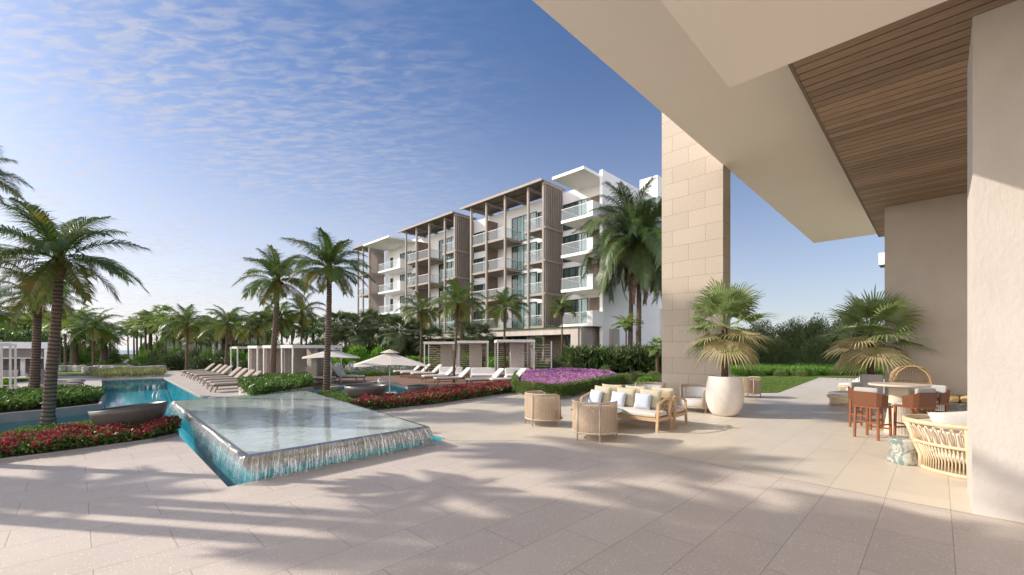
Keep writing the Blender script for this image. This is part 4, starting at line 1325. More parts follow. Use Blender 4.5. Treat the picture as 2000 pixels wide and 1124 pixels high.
bed('planter_shrubs', [G(-200, 842), G(0, 817), G(100, 807), G(190, 796), G(203, 779), G(100, 781), G(0, 787), G(-200, 795)], 0.15, 0.42, 26000, 'green leafy hedge filling the long grey planter at left', 'ground cover', ['leaf_mid', 'leaf_dark'], (0.10, 0.06), None, 0, seed=5, weights=[0.8, 0.2])
pl2 = [G(486, 797), G(612, 772), G(604, 752), G(500, 758), G(466, 770)]
planter('stone_planter', pl2, 0.36, 'low beige planter directly behind the fountain', 'stonewall', z0=-0.02)
bed('planter_shrubs', [p for p in pl2], 0.3, 0.42, 16000, 'green shrubs with a white fleck behind the fountain', 'ground cover', ['leaf_mid', 'leaf_dark'], (0.12, 0.07), 'flower_lilac', 90, (0.03, 0.03), 6, [0.75, 0.25])
bd2 = [G(622, 776), G(641, 769), G(690, 782), G(712, 794), G(770, 787), G(842, 766.5), G(900, 760), G(1002, 750.5), G(1006, 769), G(850, 793), G(690, 810), G(668, 799)]
planter('flower_bed_kerb', bd2, 0.05, 'soil bed with low kerb between the fountain and the second pool', 'grey_wall', 0.05, z0=-1.0)
bed('ground_cover', [G(622, 776), G(641, 769), G(690, 782), G(705, 795), G(668, 799)], 0.03, 0.26, 9000, 'green ground cover round the palm right of the fountain', 'ground cover', ['leaf_mid', 'leaf_sage'], (0.07, 0.045), 'flower_lilac', 60, (0.02, 0.02), 7, [0.7, 0.3])
red2 = [G(690, 808), G(770, 801), G(850, 792), G(930, 780), G(1005, 768), G(1003, 756), G(930, 764), G(850, 776), G(780, 788), G(706, 794)]
bed('red_flower_bed', red2, 0.03, 0.36, 22000, 'crimson flowers in a long strip before the second pool', 'flower bed', ['leaf_mid', 'leaf_dark'], (0.10, 0.055), 'flower_red', 5600, (0.06, 0.05), 8, [0.55, 0.45])
# magenta planter with its clipped edging
mg = [G(1006, 769), G(1086, 781), G(1150, 766), G(1214, 752), G(1160, 735), G(1100, 731), G(1012, 742)]
planter('flower_planter', mg, 0.42, 'raised stone planter of magenta flowers left of the stone pillar', 'stonewall', 0.12, z0=-0.02)
mc = sum((p for p in mg), Vector()) / len(mg)
mgi = [mc + (p - mc) * 0.9 for p in mg]
def mound(xy):
    d_ = np.hypot(xy[:, 0] - mc.x, xy[:, 1] - mc.y)
    return 0.22 * np.clip(1 - (d_ / 4.0) ** 2, 0, 1)
bed('magenta_flower_bed', mgi, 0.36, 0.18, 14000, 'magenta and violet flowers mounded in the raised planter', 'flower bed', ['leaf_sage', 'leaf_mid'], (0.06, 0.03), ['flower_pink', 'flower_violet'], 9000, (0.06, 0.055), 10, [0.5, 0.5], mound=mound)
def edging(poly, label, idx, z0, z1, thick, n, mats, seed):
    rs = np.random.default_rng(seed)
    Vs = []
    P_, D_s = [], []
    for a, b_ in idx:
        a, b_ = poly[a], poly[b_]
        L_ = (b_ - a).length
        k = int(n * L_)
        t = rs.uniform(0, 1, k)
        nrm = (b_ - a).normalized(); nn = np.array([nrm.y, -nrm.x, 0])
        mid = np.array([a.x, a.y, 0]) + t[:, None] * np.array([b_.x - a.x, b_.y - a.y, 0])
        off = rs.uniform(-thick * 0.4, thick, k)
        z = z0 + (z1 - z0) * rs.uniform(0, 1, k) ** 0.8 + 0.03 * np.sin(t * L_ * 8)
        gate = (np.sin(t * L_ * 3.3 + seed) + np.sin(t * L_ * 8.1)) * 0.12
        z = np.maximum(z, z0 + (z1 - z0) * np.clip(0.25 + gate, 0, 1) * 0.8)
        p = mid + nn * off[:, None]; p[:, 2] = z
        P_.append(p); D_s.append(rs.normal(size=p.shape) * 0.5 + nn * 0.4 + np.array([0, 0, -0.3]))
    p = np.concatenate(P_); d_ = np.concatenate(D_s)
    V, Fq = leaf_quads(p, d_, 0.085, 0.022, rs)
    mi = rs.choice(len(mats), size=len(Fq))
    return V, Fq, mi
V, Fq, mi = edging(mg, '', [(0, 1), (1, 2), (2, 3), (6, 0)], 0.03, 0.56, 0.15, 3600, ['leaf_mid', 'leaf_sage'], 12)
o = npmesh('trailing_edging', V, Fq, ['leaf_mid', 'leaf_sage'], mi)
tag(o, 'trailing green edging hanging over the rim of the flower planter', 'hedge', None, 'stuff')
# fan palms
def fan_geo(az, el, pet, Rf, rs, nseg=34, spread=1.75, droop=0.3, cup=0.25, thick=0.012):
    V, Fq = [], []
    d_ = Vector((math.cos(az) * math.cos(el), math.sin(az) * math.cos(el), math.sin(el)))
    el2 = el - droop * 1.3
    d2_ = Vector((math.cos(az) * math.cos(el2), math.sin(az) * math.cos(el2), math.sin(el2)))
    hub = d_ * pet
    s = Vector((-math.sin(az), math.cos(az), 0))
    up = s.cross(d2_)
    if up.z < 0: up = -up
    s = s.cross(Vector((0, 0, 0))) if False else s
    # petiole
    b = 0
    wv = s * thick
    uv_ = up * thick * 0.6
    V += [tuple(-wv), tuple(wv), tuple(hub + wv * 0.8), tuple(hub - wv * 0.8), tuple(-uv_), tuple(uv_), tuple(hub + uv_), tuple(hub - uv_)]
    Fq += [(0, 1, 2, 3), (4, 5, 6, 7)]
    for i in range(nseg):
        a0 = -spread + 2 * spread * i / nseg
        a1 = -spread + 2 * spread * (i + 1) / nseg
        am = (a0 + a1) / 2
        Rk = Rf * (1.0 - 0.28 * (abs(am) / spread) ** 2) * rs.uniform(0.9, 1.06)
        def pt(a, r_, lift):
            q = d2_ * math.cos(a) + s * math.sin(a)
            return hub + q * r_ + up * lift
        fuse = 0.50
        cupl = -cup * Rf * (abs(am) / spread) ** 2
        e0 = pt(a0, Rk * fuse, cupl * fuse - 0.012 * Rf); e1 = pt(a1, Rk * fuse, cupl * fuse - 0.012 * Rf); m_ = pt(am, Rk * fuse, cupl * fuse + 0.022 * Rf)
        hz = hub
        dr = rs.uniform(0.05, 0.22) * Rf
        t0 = pt(am, Rk * 0.80, cupl * 0.8) - Vector((0, 0, dr * 0.3)); t1 = pt(am, Rk, cupl) - Vector((0, 0, dr))
        ww = (e1 - e0) * 0.30
        b = len(V)
        V += [tuple(hz), tuple(e0), tuple(m_), tuple(e1), tuple(t0 - ww), tuple(t0 + ww), tuple(t1)]
        Fq += [(b, b + 1, b + 2, b + 2), (b, b + 2, b + 3, b + 3), (b + 1, b + 4, b + 5, b + 3), (b + 4, b + 6, b + 6, b + 5)]
    return V, Fq
def fan_crown(name, mats, seed, nl=22, el_hi=80, el_lo=-60, Rf=0.62, pet=0.45, old=0.28, nseg=34, spread=1.7, droop=0.35):
    rs = random.Random(seed)
    V, Fq, mi = [], [], []
    for i in range(nl):
        t = i / (nl - 1)
        az = i * 2.399963 + rs.uniform(-0.3, 0.3)
        el = R(el_hi + (el_lo - el_hi) * t + rs.uniform(-7, 7))
        v, f = fan_geo(az, el, pet * rs.uniform(0.8, 1.15), Rf * rs.uniform(0.85, 1.1), rs, nseg, spread, droop * rs.uniform(0.4, 1.4), rs.uniform(0.15, 0.4))
        if t > 1 - old and el > R(-10): pass
        off = len(V)
        V += v
        for ff in f:
            g = tuple(off + q for q in ff)
            if len(set(g)) == 3: g = tuple(dict.fromkeys(g))
            Fq.append(g); mi.append(1 if t > 1 - old and (i % 3 != 0 or t > 0.92) else 0)
    me = bpy.data.meshes.new(name)
    me.from_pydata(V, [], Fq)
    for m in mats: me.materials.append(M[m])
    me.polygons.foreach_set('material_index', mi)
    me.update()
    return me
FAN = {'pot': [fan_crown('fan_crown', ['fan', 'fan_old'], s, 25, el_hi=86, el_lo=-50, Rf=0.64, pet=0.40, old=0.30, nseg=30, droop=0.14) for s in (5, 9)],
       'dark': [fan_crown('fan_crown', ['fan_dark', 'fan_old'], s, 58, Rf=0.44, pet=0.50, old=0.16, el_lo=-84, nseg=22) for s in (15, 16, 17)],
       'fresh': [fan_crown('fan_crown', ['frond_light', 'frond_far'], s, 24, Rf=0.5, pet=0.55, old=0.4, el_lo=-40, nseg=22) for s in (25, 26)]}
def fan_palm(loc, h, L, kind, var, label, group=None, r0=0.12, name='fan_palm', skirt=False):
    t = thing(name, label, 'palm tree', loc, 0, group)
    path, rr = trunk_mesh(h, r0, r0 * 0.9, (0, 0), 3, False)
    MB().tube(path, rr, 10).build('trunk', 'bark_plain', t, smooth=True)
    c = bpy.data.objects.new('crown', FAN[kind][var % len(FAN[kind])]); C.objects.link(c); c.parent = t
    c.location = (0, 0, h); c.scale = (L, L, L); c.rotation_euler = (0, 0, random.uniform(0, 6.28))
    return t
# potted fan palms
def potted(loc, prof, potmat, inner, ztop, trunk_h, L, var, label, rz, cat='potted palm', lip=None, r0=0.085):
    t = thing('potted_fan_palm', label, cat, loc, rz)
    MB().lathe(prof + inner, 56).build('pot', potmat, t, smooth=True)
    s = MB().disc(inner[-1][0] + 0.02, ztop - 0.06, 40); s.build('soil', 'soil', t)
    path = [(0.01, 0, ztop - 0.08), (0.02, 0.01, ztop + trunk_h * 0.4), (0.0, 0.0, ztop + trunk_h)]
    MB().tube(path, [r0 * 1.1, r0 * 0.9, r0 * 0.95], 12).build('trunk', 'bark_plain', t, smooth=True)
    c = bpy.data.objects.new('crown', FAN['pot'][var]); C.objects.link(c); c.parent = t
    c.location = (0, 0, ztop + trunk_h); c.scale = (L, L, L); c.rotation_euler = (0, 0, rz * 1.7 + 0.6)
    return t
egg = [(0.0, 0.0), (0.24, 0.0), (0.32, 0.02), (0.40, 0.10), (0.475, 0.25), (0.52, 0.42), (0.535, 0.58), (0.53, 0.74), (0.505, 0.92), (0.475, 1.06), (0.462, 1.14), (0.455, 1.15)]
pot1 = G(1415, 812)
zt1 = ZH(735, pot1.y)
egg = [(r_ * 0.92, z * zt1 / 1.15) for r_, z in egg]
potted(pot1, egg, 'white_pot', [(0.40, zt1), (0.39, zt1 - 0.02), (0.385, zt1 - 0.12)], zt1, 1.40, 1.42, 0, 'fan palm in the large egg shaped white pot by the sofa', 0.4)
pot2 = G(1702, 800)
zt2 = ZH(731, pot2.y)
cyl = [(0.0, 0.0), (0.255, 0.0), (0.27, 0.02), (0.285, zt2 - 0.01), (0.28, zt2)]
potted(pot2, cyl, 'grey_pot', [(0.262, zt2), (0.258, zt2 - 0.02), (0.255, zt2 - 0.12)], zt2, 1.25, 1.62, 1, 'fan palm in the straight grey concrete pot behind the bar table', 2.2)
# ---------- planting behind
FP = 'fan palm thicket behind the umbrellas'
spots = [(655, 47, 632), (676, 52, 628), (700, 46, 640), (722, 52, 628), (752, 50, 634), (776, 44, 642), (806, 46, 650), (905, 42, 652), (938, 44, 655), (842, 44, 662)]
words = ['leftmost', 'second from the left', 'third from the left', 'fourth from the left', 'fifth from the left', 'sixth from the left', 'seventh from the left', 'ninth from the left', 'rightmost', 'eighth from the left']
for i, (x, Y, cy) in enumerate(spots):
    z = ZH(cy + 6, Y)
    fan_palm(P(x, Y), z, 2.3, 'dark', i, '%s dark fan palm of the thicket between umbrellas and apartment block' % words[i], FP, 0.2)
for i, (x, Y, yt, w_, kd) in enumerate([(1020, 31, 700, 40, 'dark'), (1085, 33, 697, 44, 'dark'), (1056, 32, 703, 40, 'mid')]):
    bush_px(kd, x, Y, yt, w_, ['dark shrub behind the third right hand cabana, left', 'dark shrub at the end of the podium glazing', 'soft green shrub before the podium glazing'][i], i, 'shrubs before the podium')
fan_palm(P(1050, 34), ZH(672, 34) , 0.85, 'dark', 1, 'small dark fan palm before the glazed podium', None, 0.12)
fan_palm(P(1284, 33), ZH(680, 33), 1.0, 'fresh', 0, 'straw green fan palm against the left side of the stone pillar', None, 0.12)
for i, (x, Y, yt, w_, kd) in enumerate([(640, 50, 662, 60, 'dark'), (672, 48, 658, 60, 'mid'), (706, 49, 660, 60, 'dark'), (738, 50, 656, 60, 'dark'), (772, 47, 662, 60, 'mid'), (806, 46, 664, 60, 'dark'), (842, 43, 668, 50, 'dark'), (872, 42, 672, 46, 'mid'), (925, 41, 676, 46, 'dark'), (955, 41, 678, 40, 'mid')]):
    bush_px(kd, x, Y, yt, w_, '%s shrub filling the foot of the fan palm thicket, from the left' % w3_[i], i, 'shrubs at the foot of the fan palm thicket')
BG = 'bright green broad leaved shrubs'
for i, (x, Y, yt, w_, lb) in enumerate([(512, 44, 664, 50, 'bright green shrub behind the left cabana roofs, leftmost'), (556, 42, 668, 60, 'bright green shrub behind the left cabana roofs, second'),
        (600, 40, 684, 70, 'bright green shrub just left of the left umbrella'), (655, 37, 690, 70, 'bright green shrub under the left umbrella'), (698, 38, 672, 60, 'bright green shrub between the two umbrellas'),
        (738, 38, 674, 60, 'bright green shrub above the right umbrella peak'), (810, 38, 688, 60, 'bright green shrub between right umbrella and cabanas'), (835, 36, 694, 50, 'bright green shrub at the left cabana post'),
        (912, 40, 690, 50, 'bright green shrub seen inside the left of the right cabanas'), (975, 39, 690, 56, 'bright green shrub seen inside the middle of the right cabanas'), (596, 33, 700, 40, 'bright green shrub left of the lilac flowers'), (780, 35, 697, 50, 'bright green shrub behind the right umbrella edge')]):
    bush_px('bright', x, Y, yt, w_, lb, i, BG)
for i, (x, Y, yt, w_, lb) in enumerate([(560, 28.5, 713, 46, 'pale lilac flowering shrub right of the left cabanas'), (596, 29, 711, 50, 'pale lilac flowering shrub left of the tall palm'), (655, 31, 711, 46, 'pale lilac flowering shrub right of the tall palm'),
        (690, 32, 711, 46, 'pale lilac flowering shrub under the gap between umbrellas'), (722, 32, 712, 46, 'pale lilac flowering shrub under the right umbrella'), (756, 33, 713, 50, 'pale lilac flowering shrub behind the umbrella pole'), (796, 34, 710, 40, 'pale lilac flowering shrub at the end of the loungers')]):
    bush_px('lilac', x, Y, yt - 5, w_, lb, i, 'pale lilac flowering shrubs')
k = 0
for x, Y, yt, w_, kd in [(560, 26, 724, 60, 'bright'), (648, 29.5, 722, 34, 'round'), (672, 29.8, 722, 36, 'mid'), (700, 30, 721, 38, 'round'), (722, 30.3, 722, 34, 'mid'), (742, 31, 719, 34, 'sage'), (764, 31.5, 721, 34, 'mid'), (786, 32, 722, 34, 'round'),
        (860, 30, 722, 24, 'round'), (925, 29, 724, 24, 'mid')]:
    nm = {'round': 'round clipped', 'mid': 'soft green', 'sage': 'yellow green', 'bright': 'bright leafy'}[kd]
    where = ['beside the left cabana posts', 'behind the left lounger pair', 'left of the grey bowl, behind the deck', 'above the large grey bowl', 'left of the umbrella pole', 'right of the umbrella pole', 'second right of the umbrella pole', 'nearest the lounger row', 'between the first and second cabana', 'between the second and third cabana'][k]
    bush_px(kd, x, Y, yt, w_, '%s low shrub %s' % (nm, where), k, 'low shrubs edging the timber deck'); k += 1
# right of the flower planter
RS = 'low shrubs left of the stone pillar'
for i, (x, Y, yt, w_, kd, lb) in enumerate([(1222, 24, 722, 36, 'sage', 'leftmost yellow green shrub between flower planter and stone pillar'), (1246, 25.5, 718, 34, 'sage', 'middle yellow green shrub between flower planter and stone pillar'), (1275, 24, 717, 36, 'sage', 'yellow green shrub touching the stone pillar'),
        (1258, 22.5, 731, 40, 'bright', 'bright feathery shrub before the yellow green ones'), (1180, 29, 714, 34, 'mid', 'soft green shrub at the back of the flower planter')]):
    bush_px(kd, x, Y, yt, w_, lb, i, RS)
rsd = random.Random(4)
hd = [G(1100, 719), G(1292, 720.5), G(1292, 714), G(1100, 714)]
def hedge(name, pts, h, n, label, mats, lsize, seed, weights=None):
    return bed(name, pts, 0.0, h, n, label, 'hedge', mats, lsize, None, 0, seed=seed, weights=weights, ws=0.6, kind=None)
o = bed('hedge', [P(1095, 41), P(1300, 40), P(1300, 34), P(1110, 35)], 0, 2.1, 15000, 'dark large leaved hedge before the white end wall', 'hedge', ['leaf_dark', 'leaf_olive', 'leaf_mid'], (0.55, 0.16), seed=21, weights=[0.55, 0.3, 0.15], ws=0.6, spiky=0.25)
# trees and planting at the right
T = 'dark trees beyond the lawn'
def tree(x, Y, ytop, w_, label, var):
    p = P(x, Y); h = ZH(ytop, Y); r_ = w_ / 2 / F * Y
    t = thing('broadleaf_tree', label, 'tree', p, 0, T)
    tk = MB()
    tk.tube([(0, 0, -0.1), (0.08, 0.05, h * 0.3), (0, 0, h * 0.6)], [0.16, 0.12, 0.06], 8)
    for a in range(5):
        an = a * 1.26 + var
        tk.tube([(0.06, 0.03, h * (0.12 + 0.05 * a)), (math.cos(an) * r_ * 0.35, math.sin(an) * r_ * 0.35, h * (0.38 + 0.04 * a)), (math.cos(an) * r_ * 0.7, math.sin(an) * r_ * 0.7, h * 0.7)], [0.08, 0.05, 0.02], 6)
    tk.build('trunk', 'bark_plain', t)
    c = bpy.data.objects.new('crown', BM['tree'][var % 3]); C.objects.link(c); c.parent = t
    c.scale = (r_ * 0.95, r_ * 0.95, h * 0.80); c.location = (0, 0, h * 0.10); c.rotation_euler = (0, 0, var * 1.3)
for i, (x, Y, yt, w_, lb) in enumerate([(1440, 46, 622, 80, 'leftmost dark tree, behind the white pot palm'), (1490, 50, 612, 90, 'second dark tree from the left beyond the lawn'), (1545, 46, 606, 90, 'third dark tree, above the lawn centre'),
        (1590, 52, 600, 90, 'fourth dark tree, tallest over the path end'), (1630, 44, 612, 80, 'tree left of the grey pot palm'), (1675, 48, 596, 90, 'dark tree directly behind the grey pot palm'), (1722, 46, 604, 80, 'rightmost dark tree, cut by the plaster wall'),
        (1515, 40, 645, 80, 'lower olive tree at the back of the lawn, left one'), (1600, 38, 640, 80, 'lower olive tree at the back of the lawn, middle one'), (1660, 38, 650, 70, 'lower olive tree at the back of the lawn, right one'), (1450, 39, 655, 60, 'lower olive tree right of the stone pillar')]):
    tree(x, Y, yt, w_, lb, i)
bed('meadow_planting', [P(1425, 36), P(1760, 36), P(1760, 30.5), P(1425, 30.5)], 0, 0.50, 26000, 'bright green grassy planting along the back of the lawn', 'planting', ['leaf_bright', 'leaf_mid'], (0.34, 0.045), seed=31, weights=[0.45, 0.55], ws=0.5, spiky=0.5)
for i, (x, Y, yt, w_, kd, lb) in enumerate([(1447, 30.5, 719, 36, 'mid', 'round shrub right behind the white pot'), (1478, 30.3, 717, 40, 'round', 'olive round shrub at the lawn edge, left'), (1524, 30, 719, 30, 'sage', 'pale round shrub at the lawn edge, centre'), (1562, 30, 718, 32, 'sage', 'pale round shrub at the lawn edge, right'), (1580, 30.6, 714, 34, 'round', 'darker round shrub at the start of the path')]):
    bush_px(kd, x, Y, yt, w_, lb, i, 'round shrubs on the lawn edge')
for i, (x, Y, yt, w_, kd) in enumerate([(1442, 34, 712, 40, 'round'), (1470, 35, 708, 44, 'mid'), (1502, 34, 712, 40, 'sage'), (1534, 35, 707, 46, 'round'), (1566, 34.5, 710, 40, 'mid'), (1604, 34, 706, 44, 'round'), (1640, 33.5, 708, 40, 'mid'), (1690, 33, 704, 50, 'dark'), (1545, 31, 716, 30, 'round'), (1502, 31.5, 718, 30, 'mid')]):
    bush_px(kd, x, Y, yt, w_, 'leafy shrub behind the lawn, %s counted from the pillar' % w3_[i], i, 'shrubs massed behind the lawn')
bed('lawn_grass', [G(1442, 768.5), G(1520, 767), G(1598, 739), G(1430, 739), G(1430, 748)], 0.0, 0.05, 30000, 'short lawn grass between pillar and path', 'grass', ['leaf_mid', 'leaf_sage'], (0.06, 0.012), seed=33, weights=[0.7, 0.3], spiky=0.6)
# ------------------------------------------------------------------ background at the left
BP = 'palms in the gardens at the far left'
for i, (x, Y, cy, Rp, kd, var, lb, r0) in enumerate([
    (145, 50, 654, 44, 'date', 0, 'thick trunked palm on the far lawn, left one of two', 0.42),
    (203, 54, 662, 36, 'date', 0, 'thick trunked palm on the far lawn, right one of two', 0.42),
    (183, 43, 640, 46, 'mid', 2, 'slender coconut palm between the two thick trunked ones', 0.14),
    (118, 48, 634, 48, 'light', 0, 'yellow green feathery palm just right of the largest palm', 0.15),
    (48, 52, 634, 36, 'light', 1, 'yellow green palm above the planted pavilion roof', 0.15),
    (146, 58, 626, 44, 'light', 1, 'pale green palm behind the thick trunked one', 0.15),
    (250, 90, 642, 22, 'far', 0, 'palm at the sea end of the path, leftmost', 0.16),
    (262, 80, 640, 26, 'far', 1, 'palm at the sea end of the path, second', 0.16),
    (276, 72, 636, 28, 'light', 0, 'pale palm at the sea end of the path, third', 0.16),
    (292, 66, 624, 26, 'far', 0, 'palm in the far cluster, fourth from the sea', 0.16),
    (306, 60, 640, 34, 'light', 1, 'pale palm in the far cluster, fifth from the sea', 0.16),
    (322, 62, 630, 30, 'light', 0, 'palm in the far cluster beside the grey house', 0.16),
    (340, 56, 650, 34, 'far', 1, 'palm in the far cluster behind the dark shrubs', 0.14),
    (384, 52, 668, 26, 'light', 0, 'low pale palm before the grey garden house', 0.10),
    (410, 55, 640, 38, 'far', 0, 'palm between the two lounger row palms', 0.15),
    (462, 56, 640, 38, 'far', 1, 'palm right of the lounger row palms', 0.15),
    (474, 52, 655, 30, 'light', 1, 'yellow green palm behind the first cabana palm', 0.12),
    (503, 58, 636, 40, 'far', 0, 'palm behind the tall pair of cabana palms', 0.15),
    (570, 56, 634, 40, 'far', 1, 'palm behind the fourth cabana palm', 0.15),
    (612, 58, 642, 36, 'far', 0, 'palm left of the dark fan palm thicket', 0.15),
    (-4, 50, 650, 40, 'far', 1, 'palm behind the pavilion at the left edge', 0.15)]):
    p = P(x, Y)
    palm(p, ZH(cy, Y), Rp * 1.12 / F * Y, kd, var, lb, BP, r0=r0, seed=i + 2, name='date_palm' if kd == 'date' else 'garden_palm')
for i, (x, Y, yt, w_, kd) in enumerate([(282, 50, 684, 40, 'mid'), (312, 49, 676, 46, 'dark'), (345, 50, 674, 46, 'mid'), (378, 49, 678, 40, 'dark'), (408, 48, 680, 46, 'mid'), (432, 47, 676, 40, 'dark'), (462, 47, 678, 46, 'mid'), (226, 60, 682, 24, 'dark'), (155, 56, 684, 50, 'mid'), (100, 54, 680, 50, 'dark')]):
    bush_px(kd, x, Y, yt, w_, '%s shrub hiding the palm trunks behind the lounger row and lawn' % w3_[i], i, 'shrubs under the far garden palms')
MG = 'green shrubs massed in the far gardens'
wq = ['first', 'second', 'third', 'fourth', 'fifth', 'sixth', 'seventh', 'eighth', 'ninth', 'tenth', 'eleventh', 'twelfth', 'thirteenth', 'fourteenth', 'fifteenth', 'sixteenth']
for i, (x, Y, yt, w_, kd) in enumerate([(112, 62, 664, 60, 'mid'), (140, 66, 668, 50, 'dark'), (168, 64, 664, 50, 'mid'), (196, 68, 672, 44, 'dark'), (215, 74, 676, 34, 'mid'), (286, 84, 668, 34, 'bright'), (306, 80, 662, 40, 'mid'), (330, 74, 662, 44, 'bright'), (352, 70, 668, 40, 'mid'),
        (452, 62, 672, 50, 'mid'), (484, 60, 668, 50, 'bright'), (590, 60, 664, 70, 'dark'), (628, 56, 662, 60, 'dark'), (60, 66, 660, 50, 'mid'), (530, 62, 664, 60, 'mid'), (560, 50, 672, 60, 'dark')]):
    bush_px(kd, x, Y, yt, w_, '%s leafy mass counted through the far gardens from the left' % wq[i], i, MG)
for i, (x, Y, cy, Rp, kd, var) in enumerate([(128, 44, 648, 40, 'light', 0), (166, 60, 636, 36, 'far', 0), (214, 62, 650, 30, 'far', 1), (330, 68, 636, 30, 'light', 1), (352, 62, 640, 34, 'far', 0), (392, 60, 648, 36, 'light', 0), (424, 62, 648, 34, 'light', 1), (440, 58, 650, 34, 'far', 1), (536, 60, 644, 36, 'far', 0), (598, 62, 650, 34, 'light', 0), (640, 60, 650, 34, 'far', 1), (88, 58, 640, 40, 'light', 1), (28, 56, 640, 36, 'far', 0)]):
    p = P(x, Y)
    palm(p, ZH(cy, Y), Rp * 1.1 / F * Y, kd, var, '%s of the small palms filling the far gardens, from the left' % wq[i], 'small palms filling the far gardens', r0=0.14, seed=i + 40, name='garden_palm')
for i, (x, Y, cy, lb) in enumerate([(296, 70, 640, 'fresh green fan palm in the far cluster, lower'), (268, 76, 646, 'fresh green fan palm nearest the sea'), (318, 64, 618, 'fresh green fan palm standing highest in the far cluster'), (285, 68, 628, 'fresh green fan palm left of the highest')]):
    fan_palm(P(x, Y), ZH(cy, Y), 2.2, 'fresh', i, lb, BP, 0.16)
DS = 'dark shrubs left of the loungers'
for i, (x, Y, yt, w_) in enumerate([(316, 42, 690, 50), (340, 39, 684, 56), (372, 40, 694, 60), (402, 38, 694, 56), (428, 38, 698, 50), (455, 38, 700, 50), (478, 36, 702, 40)]):
    bush_px('dark', x, Y, yt, w_, '%s dark shrub in the row behind the pale loungers' % ['leftmost', 'second', 'third', 'fourth', 'fifth', 'sixth', 'last'][i], i, DS)
RB = 'clipped round shrubs along the garden path'
w3 = ['first', 'second', 'third', 'fourth', 'fifth', 'sixth', 'seventh', 'eighth', 'ninth', 'tenth', 'eleventh', 'twelfth', 'thirteenth', 'fourteenth']
for i, (x, Y, yt, w_) in enumerate([(262, 46, 705, 20), (280, 44, 707, 22), (300, 52, 699, 20), (255, 56, 699, 18), (274, 60, 694, 20), (240, 70, 690, 16), (232, 62, 697, 18), (218, 56, 699, 20), (206, 53, 702, 18), (120, 46, 706, 20), (134, 45, 704, 26), (178, 47, 706, 22), (194, 48, 704, 20), (246, 80, 688, 16)]):
    bush_px('round', x, Y, yt, w_, 'round clipped shrub, %s counted along the garden path' % w3[i], i, RB)
for i, (x, Y, yt, w_, kd, lb) in enumerate([(376, 33, 723, 24, 'mid', 'low green shrub at the foot of the lounger row palm, left'), (392, 34, 720, 24, 'bright', 'low green shrub at the foot of the lounger row palm, right'), (418, 34, 722, 24, 'mid', 'low shrub behind the second lounger'), (448, 31, 724, 24, 'sage', 'low shrub right of the second lounger row palm'), (462, 30, 727, 26, 'mid', 'low shrub left of the first cabana post'),
        (10, 23, 738, 30, 'bright', 'bright low shrub below the left pavilion, left'), (38, 25, 738, 36, 'bright', 'bright low shrub below the left pavilion, middle'), (80, 26, 740, 30, 'mid', 'bright low shrub between the two left palms'), (46, 20, 755, 56, 'dark', 'dark low shrub behind the white frame posts'), (14, 21, 750, 30, 'mid', 'green low shrub at the left edge behind the posts')]):
    bush_px(kd, x, Y, yt, w_, lb, i, 'low shrubs at the left')
bed('grass_border', [G(165, 738), G(200, 742), G(318, 736.5), G(325, 731), G(240, 728), G(200, 732)], 0, 0.45, 15000, 'reddish green grass border at the far end of the blue pool', 'planting', ['leaf_sage', 'leaf_olive', 'fan_old'], (0.20, 0.035), seed=41, weights=[0.55, 0.25, 0.2], spiky=0.5)
# stone seats and low walls by the far lawn
rs = random.Random(5)
for i in range(11):
    x = 118 + i * 19
    p = P(x, 36 + rs.uniform(-1.5, 1.5))
    s = MB()
    N_ = 9
    s.lathe([(0.0, 0), (0.42, 0), (0.50, 0.08), (0.50, 0.42), (0.44, 0.52), (0.0, 0.54)], 9, wob=lambda a, z: 1 + 0.14 * math.sin(a * 2 + x))
    o = s.build('stone_block', 'rubble')
    o.location = p; o.rotation_euler = (0, 0, rs.uniform(0, 3)); o.scale = (1.2, 0.8, 1)
    tag(o, 'pale stone block, %s from the left in the row before the far lawn' % w3[i], 'stone', 'pale stone blocks before the far lawn')
# pavilion with planted roof
pvn = thing('garden_pavilion', 'flat white pavilion with slatted shutter and planted roof at left', 'pavilion', P(93, 27), PHI)
def ptx(x):
    """distance along the front, from the right hand corner, of pixel x"""
    r_ = (x - 1000) / F
    c = pvn.location
    return (r_ * c.y - c.x) / (CP - r_ * SP)
def pbox(mb, x0, x1, y0, y1, d0, d1):
    return mb.box2(ptx(x0), ptx(x1), d0, d1, ZH(y1, 27.0), ZH(y0, 27.0))
w = MB(); pbox(w, -160, 93, 669, 681, -0.2, 6); w.build('roof', 'white', pvn)
w = MB(); pbox(w, 86, 92.6, 681.2, 735, -0.1, 5.5); w.build('wall', 'white', pvn)
w = MB(); pbox(w, 38, 47, 700, 735, 0.6, 1.2); w.build('column', 'white', pvn)
w = MB(); pbox(w, -160, 90, 698.5, 700, -0.12, 0.3); w.build('shelf_edge', 'white', pvn)
w = MB()
for i in range(9): pbox(w, -160, 84, 681.6 + i * 1.85, 682.9 + i * 1.85, 0.1, 0.16)
w.build('slatted_shutter', 'taupe', pvn)
w = MB(); pbox(w, -160, 85.8, 681.3, 735.2, 2.2, 2.4); w.build('back_wall', simple('slate_wall', (0.16, 0.155, 0.15), (0.30, 0.28, 0.26), 2.5, 0.8, 0.2, 0.4, 8, (0.5, 1, 4)), pvn)
w = MB(); pbox(w, -160, 34, 722, 735.3, 0.4, 1.4); w.build('counter', 'rubble', pvn)
zr = ZH(669, 27)
def pl_(x, d_): return pvn.location + Vector((CP * x - SP * d_, SP * x + CP * d_, 0))
